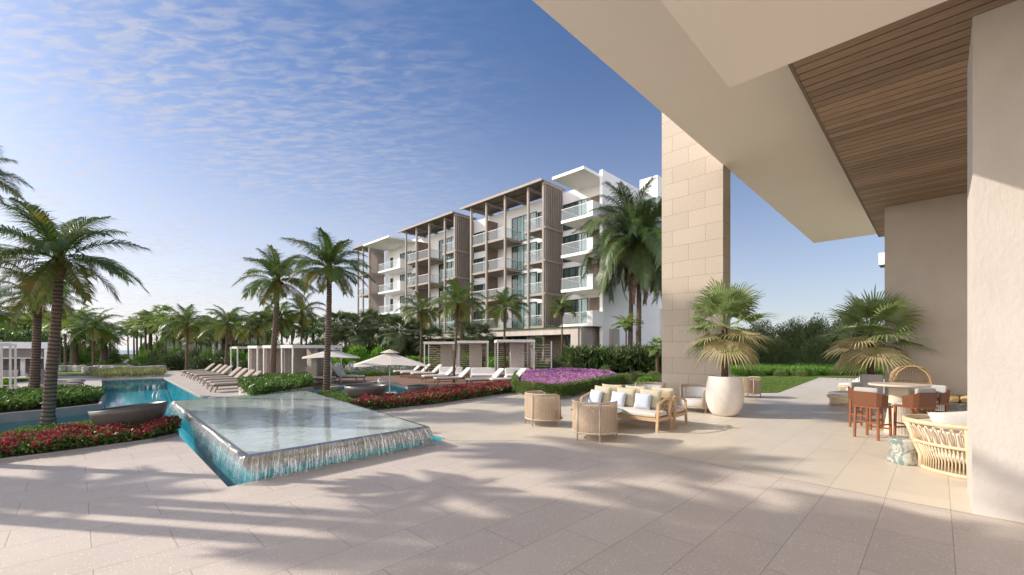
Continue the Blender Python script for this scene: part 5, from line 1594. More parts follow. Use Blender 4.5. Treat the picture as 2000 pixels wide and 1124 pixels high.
bed('roof_planting', [pl_(ptx(-160), 0.2), pl_(ptx(90), 0.2), pl_(ptx(90), 5.5), pl_(ptx(-160), 5.5)], zr, 0.85, 5200, 'white flecked green shrubs planted on the pavilion roof', 'planting', ['leaf_dark', 'leaf_mid'], (0.22, 0.10), 'flower_lilac', 140, (0.05, 0.04), seed=43, weights=[0.6, 0.4])
# modern house behind
hs = thing('modern_house', 'brown and white flat roofed house above the pavilion at far left', 'house', P(10, 60), 0)
def hbox(mb, x0, x1, y0, y1, d0, d1, root, Yh):
    a = P(x0, Yh, ZH(y0, Yh)) - root.location; b_ = P(x1, Yh, ZH(y1, Yh)) - root.location
    return mb.box2(a.x, b_.x, d0, d1, b_.z, a.z)
w = MB(); hbox(w, -80, 52, 612, 617.5, -1, 6, hs, 60); w.build('roof', 'dark_frame', hs)
w = MB(); hbox(w, -80, 26, 617.6, 626, 0, 5, hs, 60); hbox(w, -80, 6, 626.1, 705, 0.01, 5, hs, 60); w.build('wall', 'taupe_dark', hs)
w = MB(); hbox(w, 26.2, 38, 632, 705, -0.6, 4, hs, 60); hbox(w, 52, 60, 634, 705, -0.3, 4, hs, 60); w.build('white_wall', 'white', hs)
for x in (8, 17): 
    w = MB(); hbox(w, x, x + 8, 627, 648, -0.02, 0.1, hs, 60); w.build('window', 'dark_room', hs)
w = MB(); hbox(w, 38.2, 51, 626, 705, 0.3, 4, hs, 60); w.build('wood_panel', 'taupe', hs)
hs2 = thing('garden_house', 'low grey house glimpsed through palms behind the lounger row', 'house', P(400, 66), 0)
w = MB()
hbox(w, 372, 402, 655, 705, 0, 6, hs2, 66); hbox(w, 402.2, 500, 652, 672, 0.1, 6, hs2, 66); hbox(w, 312, 326, 624, 640, 1, 5, hs2, 66); hbox(w, 312, 371.8, 640.2, 705, 0.3, 6, hs2, 66)
w.build('wall', 'concrete', hs2)
w = MB(); hbox(w, 402, 520, 672.1, 705, 3, 3.2, hs2, 66); w.build('dark_opening', 'dark_room', hs2)
for x in (412, 424, 436):
    w = MB(); hbox(w, x, x + 5, 672, 705, 0.2, 0.6, hs2, 66); w.build('column', 'white', hs2)

# ------------------------------------------------------------------ cabanas, umbrellas, loungers
def cabana(x, y, W_, D_l, Hc, rz, label, group, screen='left', curtain=False, lattice=True):
    """front left corner at pixel; local x = along the front, y = depth"""
    t = thing('cabana', label, 'cabana', G(x, y), rz, group)
    for (a, b_) in ((0.03, 0.03), (W_ - 0.03, 0.03), (0.03, D_l - 0.03), (W_ - 0.03, D_l - 0.03)):
        MB().box((a, b_, Hc / 2), (0.07, 0.07, Hc)).build('post', 'white_metal', t)
    r_ = MB()
    r_.box2(-0.03, W_ + 0.03, -0.03, 0.07, Hc + 0.002, Hc + 0.16); r_.box2(-0.03, W_ + 0.03, D_l - 0.07, D_l + 0.03, Hc + 0.002, Hc + 0.16)
    r_.box2(-0.03, 0.06, 0.072, D_l - 0.072, Hc + 0.002, Hc + 0.16); r_.box2(W_ - 0.06, W_ + 0.03, 0.072, D_l - 0.072, Hc + 0.002, Hc + 0.16)
    n = int(D_l / 0.14)
    for i in range(n): r_.box2(0.062, W_ - 0.062, 0.10 + i * (D_l - 0.2) / n, 0.17 + i * (D_l - 0.2) / n, Hc + 0.04, Hc + 0.10)
    r_.build('roof', 'white_metal', t)
    c = MB(); c.box2(0.065, W_ - 0.065, 0.075, D_l - 0.075, Hc + 0.105, Hc + 0.115); c.build('roof_cloth', 'fabric_umbrella', t)
    # side panel of pale boards
    s = MB()
    x0 = -0.01 if screen == 'left' else W_ * 0.42
    nb = 9
    for i in range(nb): s.box2(x0 + i * 0.095, x0 + i * 0.095 + 0.088, D_l * 0.50, D_l * 0.53, 0.05, Hc - 0.002)
    s.build('side_panel', 'drape', t)
    for k_ in range(1 if not curtain else 2):
        c = MB(); N_ = 26; y0_, y1_ = (D_l * 0.52, D_l * 0.93) if k_ == 0 else (0.1, D_l * 0.45)
        vs = []
        for i in range(N_ + 1):
            yy = y0_ + (y1_ - y0_) * i / N_
            ox = 0.035 * (1 if i % 2 else -1)
            for zz, sc_ in ((0.06, 1.0), (Hc * 0.4, 0.8), (Hc - 0.01, 0.9)):
                vs.append((x0 + 0.05 + ox * sc_ if k_ == 0 else 0.09 + ox, yy, zz))
        fs = []
        for i in range(N_):
            for j in range(2):
                a = i * 3 + j
                fs.append((a, a + 3, a + 4, a + 1))
        c.add(vs, fs); c.build('curtain', 'drape', t)
    if lattice:
        l_ = MB()
        for i in range(15):
            z = 0.35 + i * 0.135
            pts = [(0.08 + (W_ - 0.16) * k / 8, D_l - 0.03 + 0.03 * (1 if (k + i) % 2 else -1), z) for k in range(9)]
            l_.tube(pts, 0.022, 5)
        l_.build('woven_screen', 'rope_frame', t)
    return t
def daybed(loc, rz, label, s=0.85):
    t = thing('daybed', label, 'daybed', loc, rz, 'white daybeds inside the cabanas')
    MB().rbox((0, 0, 0.16), (1.9, 1.7, 0.30), 0.05).build('base', 'fabric_white', t, smooth=True)
    MB().rbox((0, -0.1, 0.38), (1.8, 1.5, 0.16), 0.07, puff=0.02).build('mattress', 'fabric_bright', t, smooth=True)
    MB().rbox((0, 0.62, 0.62), (1.8, 0.30, 0.52), 0.10, rot=Matrix.Rotation(R(-18), 3, 'X')).build('backrest', 'fabric_bright', t, smooth=True)
    t.scale = (s, s, s)
    return t
CG = 'white framed cabanas right of the umbrellas'
ang = R(8)
cabs = [(826, 735, 3.3, 'left end of the right hand cabana row'), (944, 743, 3.3, 'middle of the right hand cabana row')]
cabana(828, 738, 2.35, 2.9, 2.25, PHI - R(40), 'first white cabana from the left in the right hand row', CG, 'right')
cabana(889, 741, 2.1, 2.9, 2.28, PHI - R(40), 'second white cabana in the right hand row, with woven screen', CG, 'right')
cabana(971, 746, 2.2, 2.9, 2.30, PHI - R(40), 'third white cabana in the right hand row, before the podium', CG, 'right')
daybed(P(880, 27.6), PHI - R(40), 'white daybed inside the first right hand cabana')
daybed(P(944, 26.4), PHI - R(40), 'white daybed inside the second right hand cabana')
daybed(P(1012, 26.0), PHI - R(40), 'white daybed inside the third right hand cabana')
wd_s = MB()
t = thing('woven_fence', 'open woven timber screen behind the right end cabana', 'screen', P(1030, 27.5), R(3))
for i in range(12):
    MB().tube([(k * 0.35 - 1.0, 0.03 * (1 if (k + i) % 2 else -1), 0.3 + i * 0.17) for k in range(8)], 0.02, 5).build('rail', 'rope_frame', t)
MB().box2(-1.1, -1.02, -0.03, 0.03, 0, 2.4).build('post', 'white_metal', t)
MB().box2(1.5, 1.58, -0.03, 0.03, 0, 2.4).build('post', 'white_metal', t)
LG = 'white framed cabanas left of the umbrellas'
for i, (x, y, lb) in enumerate([(450, 731, 'farthest'), (485, 742, 'second farthest'), (514, 748, 'second nearest'), (549, 753, 'nearest')]):
    cabana(x, y, 1.05, 2.9, 1.95 + 0.0 * i, R(-32), '%s white framed cabana with draped side, left of the umbrellas' % lb, LG, 'left', curtain=(i > 0), lattice=False)
LF = 'white frames at the far left'
for i, (x, y) in enumerate([(-12, 776), (2, 766)]):
    t = thing('shade_frame', ['nearer', 'farther'][i] + ' slim white shade frame before the pavilion at left', 'pergola', G(x, y), 0, LF)
    t.rotation_euler = (0, 0, PHI + R(4))
    for a, b_ in ((0.0, 0), (0.42, 0.05), (0.0, 2.2), (0.42, 2.2)):
        MB().box((a, b_, 1.02), (0.07, 0.07, 2.04)).build('post', 'white_metal', t)
    rr_ = MB(); rr_.box2(-2.4, 0.46, -0.04, 2.24, 2.042, 2.13); rr_.build('roof', 'white_metal', t)
# umbrellas
def umbrella(x, y, label, Rr, zb, zt, rz):
    t = thing('umbrella', label, 'umbrella', G(x, y), rz, 'square ivory umbrellas by the second pool')
    MB().tube([(0, 0, 0), (0, 0, zt + 0.02)], 0.028, 10).build('pole', 'white_metal', t, smooth=True)
    b_ = MB().box((0, 0, 0.03), (0.6, 0.6, 0.06)); b_.build('base', 'grey_pot', t)
    c = MB()
    vs = [(0, 0, zt)]
    rings = 4
    N_ = 16
    for j in range(1, rings + 1):
        f = j / rings
        for k in range(N_):
            a = 2 * PI * k / N_ + PI / 4
            sq = 1 / max(abs(math.cos(a)), abs(math.sin(a)))
            corner = (k % 2 == 0)
            r_ = Rr * f * sq
            z = zt - (zt - zb) * (f ** 0.92) - (0.0 if corner else 0.03 * f) - (0.07 if k % 4 == 0 else 0) * f
            vs.append((r_ * math.cos(a), r_ * math.sin(a), z))
    fs = [(0, 1 + k, 1 + (k + 1) % N_) for k in range(N_)]
    for j in range(rings - 1):
        for k in range(N_):
            a = 1 + j * N_ + k; b2 = 1 + j * N_ + (k + 1) % N_
            fs.append((a, a + N_, b2 + N_, b2))
    c.add(vs, fs)
    c.build('canopy', 'fabric_umbrella', t)
    v_ = MB()
    vs = [(0, 0, zt + 0.10)] + [(0.42 * math.cos(2 * PI * k / 8 + PI / 8) * 1.0, 0.42 * math.sin(2 * PI * k / 8 + PI / 8), zt - 0.055) for k in range(8)]
    v_.add(vs, [(0, 1 + k, 1 + (k + 1) % 8) for k in range(8)]); v_.build('vent', 'fabric_umbrella', t)
    for k in range(8):
        a = 2 * PI * k / 8 + PI / 4
        sq = 1 / max(abs(math.cos(a)), abs(math.sin(a)))
        e = Vector((Rr * sq * math.cos(a) * 0.97, Rr * sq * math.sin(a) * 0.97, zb - 0.03 - (0.07 if k % 2 == 0 else 0)))
        MB().tube([(0, 0, zt - 0.05), e], 0.012, 5).build('rib', 'white_metal', t)
Yu = G(761, 770).y
umbrella(761, 770, 'nearer ivory umbrella with its pole standing in the second pool', 1.42, ZH(711, Yu), ZH(687, Yu), R(20))
Yu = G(647, 753).y
umbrella(647, 753, 'farther ivory umbrella, left, behind the tall palm', 1.35, ZH(697, Yu), ZH(682, Yu), R(24))
# loungers (head towards +x)
def make_lounger(name, label, frame_mat, cush='fabric_white'):
    t = thing(name, label, 'sun lounger')
    f = MB()
    f.box2(-1.0, 1.0, -0.33, -0.29, 0.27, 0.32); f.box2(-1.0, 1.0, 0.29, 0.33, 0.27, 0.32)
    f.box2(-1.0, -0.95, -0.288, 0.288, 0.27, 0.32); f.box2(0.95, 1.0, -0.288, 0.288, 0.27, 0.32)
    for i in range(8): f.box2(-0.9 + i * 0.24, -0.84 + i * 0.24, -0.288, 0.288, 0.275, 0.30)
    f.beam((0.45, -0.27, 0.31), (0.93, -0.27, 0.76), 0.03, 0.04); f.beam((0.45, 0.27, 0.31), (0.93, 0.27, 0.76), 0.03, 0.04)
    f.beam((0.80, -0.22, 0.63), (0.92, -0.22, 0.29), 0.02, 0.02); f.beam((0.80, 0.22, 0.63), (0.92, 0.22, 0.29), 0.02, 0.02)
    f.build('frame', frame_mat, t)
    for sx in (-1, 1):
        for sy in (-1, 1):
            MB().beam((sx * 0.84, sy * 0.31, 0.27), (sx * 0.97, sy * 0.31, 0.0), 0.035, 0.04).build('leg', frame_mat, t)
    MB().rbox((-0.28, 0, 0.365), (1.42, 0.62, 0.10), 0.04, puff=0.012).build('seat_cushion', cush, t, smooth=True)
    MB().rbox((0.70, 0, 0.62), (0.74, 0.62, 0.095), 0.04, puff=0.012, rot=Matrix.Rotation(R(-43), 3, 'Y')).build('back_cushion', cush, t, smooth=True)
    return t
M['fabric_taupe'] = simple('taupe_fabric', (0.40, 0.345, 0.295), (0.36, 0.31, 0.265), 20, 0.95, 0.1)
lp = Proto(make_lounger('sun_lounger', '', 'bronze'))
lt = Proto(make_lounger('sun_lounger', '', 'bronze', 'fabric_taupe'))
wd8 = ['farthest', 'second farthest', 'third farthest', 'fourth farthest', 'fifth farthest', 'sixth farthest', 'second nearest', 'nearest']
for i, (x, y) in enumerate([(388, 734), (400, 737.5), (409, 740.5), (418, 743), (432, 748.5), (442, 753), (453, 758.5), (463, 764)]):
    lt.put(G(x, y), PHI + R(4), '%s lounger in the row along the blue pool' % wd8[i], 'sun loungers along the blue pool', 0.98)
for i, (x, y) in enumerate([(797, 735), (812, 737.5), (833, 739.5), (858, 746), (884, 751), (948, 754), (992, 754)]):
    lb = ['leftmost lounger in the row on the timber deck', 'second lounger from the left on the timber deck', 'third lounger on the timber deck, at the palm', 'fourth lounger on the timber deck, before the first cabana', 'fifth lounger on the timber deck, nearest the pool', 'sixth lounger, with its foot behind the red flowers', 'last lounger, only its back showing beside the flower planter'][i]
    lp.put(G(x, y), PHI + R(-18), lb, 'sun loungers on the timber deck', 1.0)
for i, (x, y) in enumerate([(622, 750), (680, 747)]):
    lp.put(G(x, y), PHI + R(112), ['left lounger of the facing pair behind the tall palm', 'right lounger of the facing pair above the grey bowl'][i], 'sun loungers facing the second pool', 1.0)
for i, (x, y) in enumerate([(118, 757), (112, 762), (104, 769)]):
    lt.put(G(x, y), PI - R(6), ['farthest of the three loungers behind the largest palm', 'middle one of the three loungers behind the largest palm', 'nearest of the three loungers behind the largest palm'][i], 'sun loungers behind the left palms', 1.0)
# bowls
def bowl(loc, rad, h, label, sx=1.0, rz=0, tilt=(0, 0)):
    prof = [(0.0, 0.0), (0.42, 0.0), (0.60, 0.06), (0.78, 0.22), (0.91, 0.48), (0.98, 0.78), (1.0, 1.0), (0.955, 1.0), (0.93, 0.80), (0.84, 0.50), (0.66, 0.25), (0.4, 0.13), (0.0, 0.10)]
    o = MB().lathe([(r_ * rad, z * h) for r_, z in prof], 64).build('stone_bowl', 'grey_bowl', smooth=True)
    o.location = loc; o.scale = (sx, 1, 1); o.rotation_euler = (tilt[0], tilt[1], rz)
    tag(o, label, 'bowl', 'grey bowls beside the water')
    return o
p = G(258, 848)
bowl(Vector((p.x, p.y, 0.14)), 0.66, 0.48, 'large grey oval bowl among the red flowers left of the fountain', 1.0, R(10), (0, R(-6)))
p = G(715, 789)
bowl(Vector((p.x, p.y, 0.18)), 0.70, 0.46, 'large grey bowl between fountain and second pool', 1.02)
p = G(816, 772)
bowl(Vector((p.x, p.y, 0.05)), 0.42, 0.34, 'small grey bowl at the far side of the red flower strip', 1.0)
# pool ladder rails
for i, (x, y, lb, kz) in enumerate([(306, 790, 'steel handrail rising from the blue pool', 1.0), (738, 758, 'steel handrail at the edge of the second pool', 1.0)]):
    t = thing('pool_handrail', lb, 'handrail', G(x, y), R(20) if i else R(70))
    for s in (0, 0.22 if i == 0 else 0.5):
        path = [(0.0, s, -0.6), (0.0, s, 0.28), (0.05, s, 0.42), (0.2, s, 0.48), (0.38, s, 0.42), (0.9 if i else 0.5, s, -0.05)]
        MB().tube(path, 0.02, 8).build('rail', 'chrome', t, smooth=True)

# ------------------------------------------------------------------ terrace furniture
def arc(r, a0, a1, n, z=0.0, cx=0, cy=0):
    return [(cx + r * math.cos(a0 + (a1 - a0) * i / n), cy + r * math.sin(a0 + (a1 - a0) * i / n), z) for i in range(n + 1)]
def make_tub_chair():
    """open towards +x, woven wall round the back"""
    t = thing('tub_armchair', '', 'armchair')
    rad, zb, zt = 0.40, 0.17, 0.80
    a0, a1 = R(52), R(308)
    w = MB()
    n = 56
    def zt_at(i):
        e = min(i, n - i) / n
        return zt - 0.20 * max(0, 1 - e / 0.10) ** 2
    for k in range(n):
        a = a0 + (a1 - a0) * (k + 0.5) / n
        c, s = math.cos(a), math.sin(a)
        w.box((rad * c, rad * s, (zb + zt_at(k)) / 2), (0.006, 0.013, zt_at(k) - zb), a)
    m_ = 24
    for j in range(m_):
        z = zb + 0.02 + (zt - zb - 0.03) * j / (m_ - 1)
        for k in range(n):
            if z > zt_at(k): continue
            b0, b1 = a0 + (a1 - a0) * k / n, a0 + (a1 - a0) * (k + 1) / n
            am = (b0 + b1) / 2
            w.box(((rad + 0.004) * math.cos(am), (rad + 0.004) * math.sin(am), z), (0.006, (b1 - b0) * rad * 1.02, 0.012), am)
    w.build('woven_wall', 'rope', t)
    f = MB()
    top = []
    for k in range(n + 1):
        a = a0 + (a1 - a0) * k / n
        top.append((rad * math.cos(a), rad * math.sin(a), zt_at(min(k, n))))
    f.tube([(rad * math.cos(a0), rad * math.sin(a0), zb)] + top + [(rad * math.cos(a1), rad * math.sin(a1), zb)], 0.017, 8)
    f.tube(arc(rad, 0, 2 * PI, 40, zb)[:-1], 0.02, 8, closed=True)
    f.build('frame', 'rope_frame', t, smooth=True)
    for a in (R(62), R(150), R(210), R(298)):
        r_ = rad + 0.012
        MB().tube([(r_ * math.cos(a), r_ * math.sin(a), 0), (r_ * math.cos(a), r_ * math.sin(a), zt - 0.03)], 0.016, 8).build('leg', 'rope_frame', t, smooth=True)
    s = MB(); s.lathe([(0.0, 0.18), (0.36, 0.18), (0.385, 0.21), (0.385, 0.36), (0.36, 0.40), (0.0, 0.41)], 36); s.build('seat_cushion', 'fabric_bright', t, smooth=True)
    b = MB()
    pr = []
    vs, fs = [], []
    nn = 22
    for k in range(nn + 1):
        a = R(75) + R(210) * k / nn
        for (r_, z) in ((0.37, 0.40), (0.375, 0.70), (0.35, 0.735), (0.30, 0.72), (0.27, 0.42)):
            vs.append((r_ * math.cos(a), r_ * math.sin(a), z))
    for k in range(nn):
        for j in range(4):
            a = k * 5 + j
            fs.append((a, a + 1, a + 6, a + 5))
    fs.append((0, 1, 2, 3, 4)); fs.append(tuple(nn * 5 + q for q in (4, 3, 2, 1, 0)))
    b.add(vs, fs); b.build('back_cushion', 'fabric_bright', t, smooth=True)
    return t
tub = Proto(make_tub_chair())
TG = 'woven tub armchairs around the sofas'
tub_scale = (1.13, 1.13, 0.98)
tub.put(G(1062, 829), R(20), 'left woven tub armchair, seen from behind beside the flower planter', TG, 0.97)
tub.put(G(1161, 856), R(62), 'front woven tub armchair, seen from behind before the coffee table', TG, 0.98)
tub.put(G(1361, 804), R(215), 'white cushioned tub armchair at the foot of the stone pillar', TG, 1.0)
tub.put(G(1270, 797), R(240), 'tub armchair with white back half hidden behind the sofa cushions', TG, 1.0)
tub.put(G(1459, 776), R(120), 'woven tub armchair on the far side of the white pot', TG, 1.0)
for o_ in [q for q in C.objects if q.get('group') == TG]: o_.scale = tub_scale
# sofas: front towards -y, length along x
def make_sofa():
    t = thing('teak_sofa', '', 'sofa')
    L_, D_l = 2.16, 0.86
    for sx in (-1, 1):
        x = sx * (L_ / 2 - 0.03)
        MB().beam((x, -D_l / 2 + 0.10, 0.0), (x, -D_l / 2 + 0.16, 0.60), 0.045, 0.055).build('leg', 'teak', t)
        MB().beam((x, D_l / 2 - 0.02, 0.0), (x, D_l / 2 - 0.12, 0.42), 0.045, 0.055).build('leg', 'teak', t)
        a = MB()
        a.tube([(x, -D_l / 2 + 0.145, 0.56), (x, -D_l / 2 + 0.19, 0.62), (x, -D_l / 2 + 0.28, 0.645), (x, 0.05, 0.70), (x, D_l / 2 - 0.10, 0.745), (x, D_l / 2 - 0.03, 0.72), (x, D_l / 2 - 0.10, 0.45)], 0.027, 8)
        a.beam((x, D_l / 2 - 0.16, 0.30), (x, D_l / 2 - 0.02, 0.74), 0.04, 0.045)
        a.build('armrest', 'teak', t, smooth=False)
    f = MB()
    x0, x1 = -L_ / 2 + 0.055, L_ / 2 - 0.055
    f.box2(x0, x1, -D_l / 2 + 0.10, -D_l / 2 + 0.145, 0.235, 0.315); f.box2(x0, x1, D_l / 2 - 0.12, D_l / 2 - 0.08, 0.235, 0.315)
    for sx in (-1, 1): f.box2(sx * (L_ / 2 - 0.05), sx * (L_ / 2 - 0.01), -D_l / 2 + 0.147, D_l / 2 - 0.122, 0.24, 0.31)
    for i in range(12): f.box2(x0 + 0.08 + i * 0.17, x0 + 0.14 + i * 0.17, -D_l / 2 + 0.147, D_l / 2 - 0.122, 0.285, 0.305)
    f.build('seat_frame', 'teak', t)
    bk = MB()
    bk.box2(x0, x1, D_l / 2 - 0.075, D_l / 2 - 0.04, 0.66, 0.71); bk.box2(x0, x1, D_l / 2 - 0.10, D_l / 2 - 0.065, 0.36, 0.40)
    for i in range(26): bk.beam((x0 + 0.04 + i * 0.079, D_l / 2 - 0.085, 0.40), (x0 + 0.04 + i * 0.079, D_l / 2 - 0.06, 0.66), 0.012, 0.012)
    bk.build('back_frame', 'teak', t)
    MB().rbox((0, -0.03, 0.375), (L_ - 0.13, D_l - 0.24, 0.125), 0.05, puff=0.018).build('seat_cushion', 'fabric_white', t, smooth=True)
    return t
sof = Proto(make_sofa())
fr = G(1283, 845.5)
dirv = Vector((-SP, CP, 0))       # along v
diru = Vector((CP, SP, 0))
c1 = fr + dirv * 1.05 + diru * 0.33
s1z = PHI + R(90)
# local -y must face -u : local y = +u, local x = -v
rz1 = math.atan2(-dirv.y, -dirv.x)
sof.put(c1, rz1, 'front teak sofa with blue striped pillows, facing the coffee table', 'back to back teak sofas', 1.0)
c2 = c1 + diru * 0.92
sof.put(c2, rz1 + PI, 'rear teak sofa, back to back with the one with blue pillows', 'back to back teak sofas', 1.0)
def pillow_mesh(name, s, t, mat):
    n = 14
    vs, fs = [], []
    for side in (1, -1):
        b = len(vs)
        for i in range(n + 1):
            for j in range(n + 1):
                x, y = 2 * i / n - 1, 2 * j / n - 1
                pin = 1 - 0.07 * (1 - x * x) * abs(y) ** 3 - 0.0
                pin2 = 1 - 0.07 * (1 - y * y) * abs(x) ** 3
                z = t * ((1 - x ** 4) * (1 - y ** 4)) ** 0.55
                vs.append((x * s[0] / 2 * pin2, side * z / 2, y * s[1] / 2 * pin))
        for i in range(n):
            for j in range(n):
                a = b + i * (n + 1) + j
                fs.append((a, a + n + 1, a + n + 2, a + 1) if side < 0 else (a, a + 1, a + n + 2, a + n + 1))
    return MB().add(vs, fs).build(name, mat, smooth=True)
def place_local(o, base, rz, x, y, z, tilt, yaw=0, label=None, cat='cushion', group=None):
    m = Matrix.Rotation(rz, 4, 'Z')
    o.location = Vector(base) + m @ Vector((x, y, z))
    o.rotation_euler = (R(tilt), 0, rz + R(yaw))
    tag(o, label, cat, group)
for i, x in enumerate((-0.72, -0.03, 0.62)):
    o = pillow_mesh('cushion', (0.56, 0.50), 0.17, 'fabric_sand')
    place_local(o, c1, rz1, x, 0.20, 0.67, -14, 4 * (i - 1), '%s sand coloured back cushion on the front sofa' % ['leftmost', 'middle', 'rightmost'][i], 'cushion', 'sand coloured cushions')
for i, x in enumerate((-0.80, -0.14, 0.52)):
    o = pillow_mesh('cushion', (0.42, 0.40), 0.15, 'stripe')
    place_local(o, c1, rz1, x, 0.02, 0.625, -19, -8 + 6 * i, '%s blue and white striped pillow on the front sofa' % ['leftmost', 'middle', 'rightmost'][i], 'pillow', 'blue striped pillows')
for i, x in enumerate((-0.72, 0.0, 0.70)):
    o = pillow_mesh('cushion', (0.60, 0.50), 0.18, 'fabric_sand')
    place_local(o, c2, rz1 + PI, x, 0.22, 0.69, -14, 5 * (i - 1), '%s sand cushion on the rear sofa, facing away' % ['right end', 'middle', 'left end'][i], 'cushion', 'sand coloured cushions')
# coffee table
t = thing('coffee_table', 'round coffee table with dark green glass top and wooden legs', 'coffee table', P(1168, 10.15), 0)
MB().lathe([(0, 0.415), (0.61, 0.415), (0.63, 0.425), (0.63, 0.435), (0.61, 0.445), (0, 0.446)], 56).build('table_top', 'glass_top', t, smooth=False)
for a in (-48, 70, 190): MB().tube([(0.40 * math.cos(R(a)), 0.40 * math.sin(R(a)), 0), (0.36 * math.cos(R(a)), 0.36 * math.sin(R(a)), 0.414)], 0.035, 12).build('leg', 'redwood', t, smooth=True)
# bar table
bt = P(1755, 9.6)
t = thing('bar_table', 'tall round bar table with fluted cream pedestal', 'table', bt, 0)
MB().lathe([(0, 1.045), (0.50, 1.045), (0.53, 1.06), (0.53, 1.085), (0.52, 1.095), (0, 1.096)], 60).build('table_top', 'cream_top' if 'cream_top' in M else simple('cream_table_stone', (0.66, 0.58, 0.48), (0.62, 0.54, 0.44), 4, 0.4, 0.4), t)
MB().lathe([(0.25, 0.0), (0.235, 0.15), (0.20, 0.4), (0.17, 0.7), (0.155, 1.044)], 96, wob=lambda a, z: 1 + 0.03 * abs(math.sin(a * 14))).build('pedestal', simple('cream_fluted_stone', (0.66, 0.57, 0.46), (0.60, 0.52, 0.42), 4, 0.6, 0.3), t)
def make_stool():
    """faces +x, backrest on -x"""
    t = thing('bar_stool', '', 'bar stool')
    for sx in (-1, 1):
        for sy in (-1, 1):
            MB().beam((sx * 0.215, sy * 0.215, 0), (sx * 0.205, sy * 0.205, 0.655), 0.038, 0.038).build('leg', 'redwood', t)
    s = MB()
    s.box2(-0.19, 0.19, -0.222, -0.202, 0.30, 0.33); s.box2(-0.19, 0.19, 0.202, 0.222, 0.30, 0.33)
    s.box2(0.202, 0.222, -0.19, 0.19, 0.20, 0.235); s.box2(-0.222, -0.202, -0.19, 0.19, 0.34, 0.37)
    s.build('stretcher', 'redwood', t)
    MB().box2(-0.245, 0.245, -0.245, 0.245, 0.656, 0.69).build('seat', 'redwood', t)
    MB().rbox((0.01, 0, 0.725), (0.47, 0.46, 0.07), 0.03, puff=0.008).build('seat_cushion', 'fabric_grey', t, smooth=True)
    b = MB()
    outer = [(0.02, -0.26), (-0.20, -0.265), (-0.255, -0.20), (-0.262, 0.0), (-0.255, 0.20), (-0.20, 0.265), (0.02, 0.26)]
    zt = [0.90, 0.955, 0.985, 0.985, 0.985, 0.955, 0.90]
    vs = []
    for (x, y), z in zip(outer, zt):
        k = 1.06
        vs += [(x, y, 0.692), (x * 0.91, y * 0.91, 0.692), (x * k * 0.92, y * k * 0.92, z), (x * k, y * k, z)]
    fs = []
    for i in range(6):
        a = i * 4
        for j in range(4):
            fs.append((a + j, a + (j + 1) % 4, a + 4 + (j + 1) % 4, a + 4 + j))
    fs += [(3, 2, 1, 0), (24, 25, 26, 27)]
    b.add(vs, fs)
    b.build('backrest', 'wicker', t)
    MB().rbox((-0.205, 0, 0.925), (0.085, 0.44, 0.30), 0.035, rot=Matrix.Rotation(R(-5), 3, 'Y')).build('back_cushion', 'fabric_grey', t, smooth=True)
    return t
stl = Proto(make_stool())
SG = 'red brown wicker bar stools'
stl.put(Vector((7.55, 9.02, 0)), R(22), 'left bar stool at the tall table, its wicker back to us', SG)
stl.put(Vector((8.36, 8.95, 0)), R(98), 'right bar stool at the tall table, its wicker back to us', SG)
stl.put(Vector((9.22, 9.55, 0)), R(188), 'bar stool on the far right side of the tall table', SG)
stl.put(Vector((8.38, 10.2, 0)), R(-68), 'bar stool on the far side of the tall table', SG)
# marble side table
mt_ = MB()
mt_.lathe([(0, 0), (0.225, 0.0), (0.232, 0.02), (0.215, 0.12), (0.185, 0.20), (0.195, 0.27), (0.222, 0.385), (0.222, 0.40), (0.20, 0.412), (0, 0.414)], 28,
          wob=lambda a, z: 1 + 0.045 * math.sin(a * 4 + z * 9) + 0.03 * math.sin(a * 9 - z * 14))
o = mt_.build('marble_stool', 'marble', smooth=True)
p = G(1768, 905)
o.location = p; o.rotation_euler = (0, 0, 0.4)
tag(o, 'faceted teal and white marble stool before the tall table', 'stool')
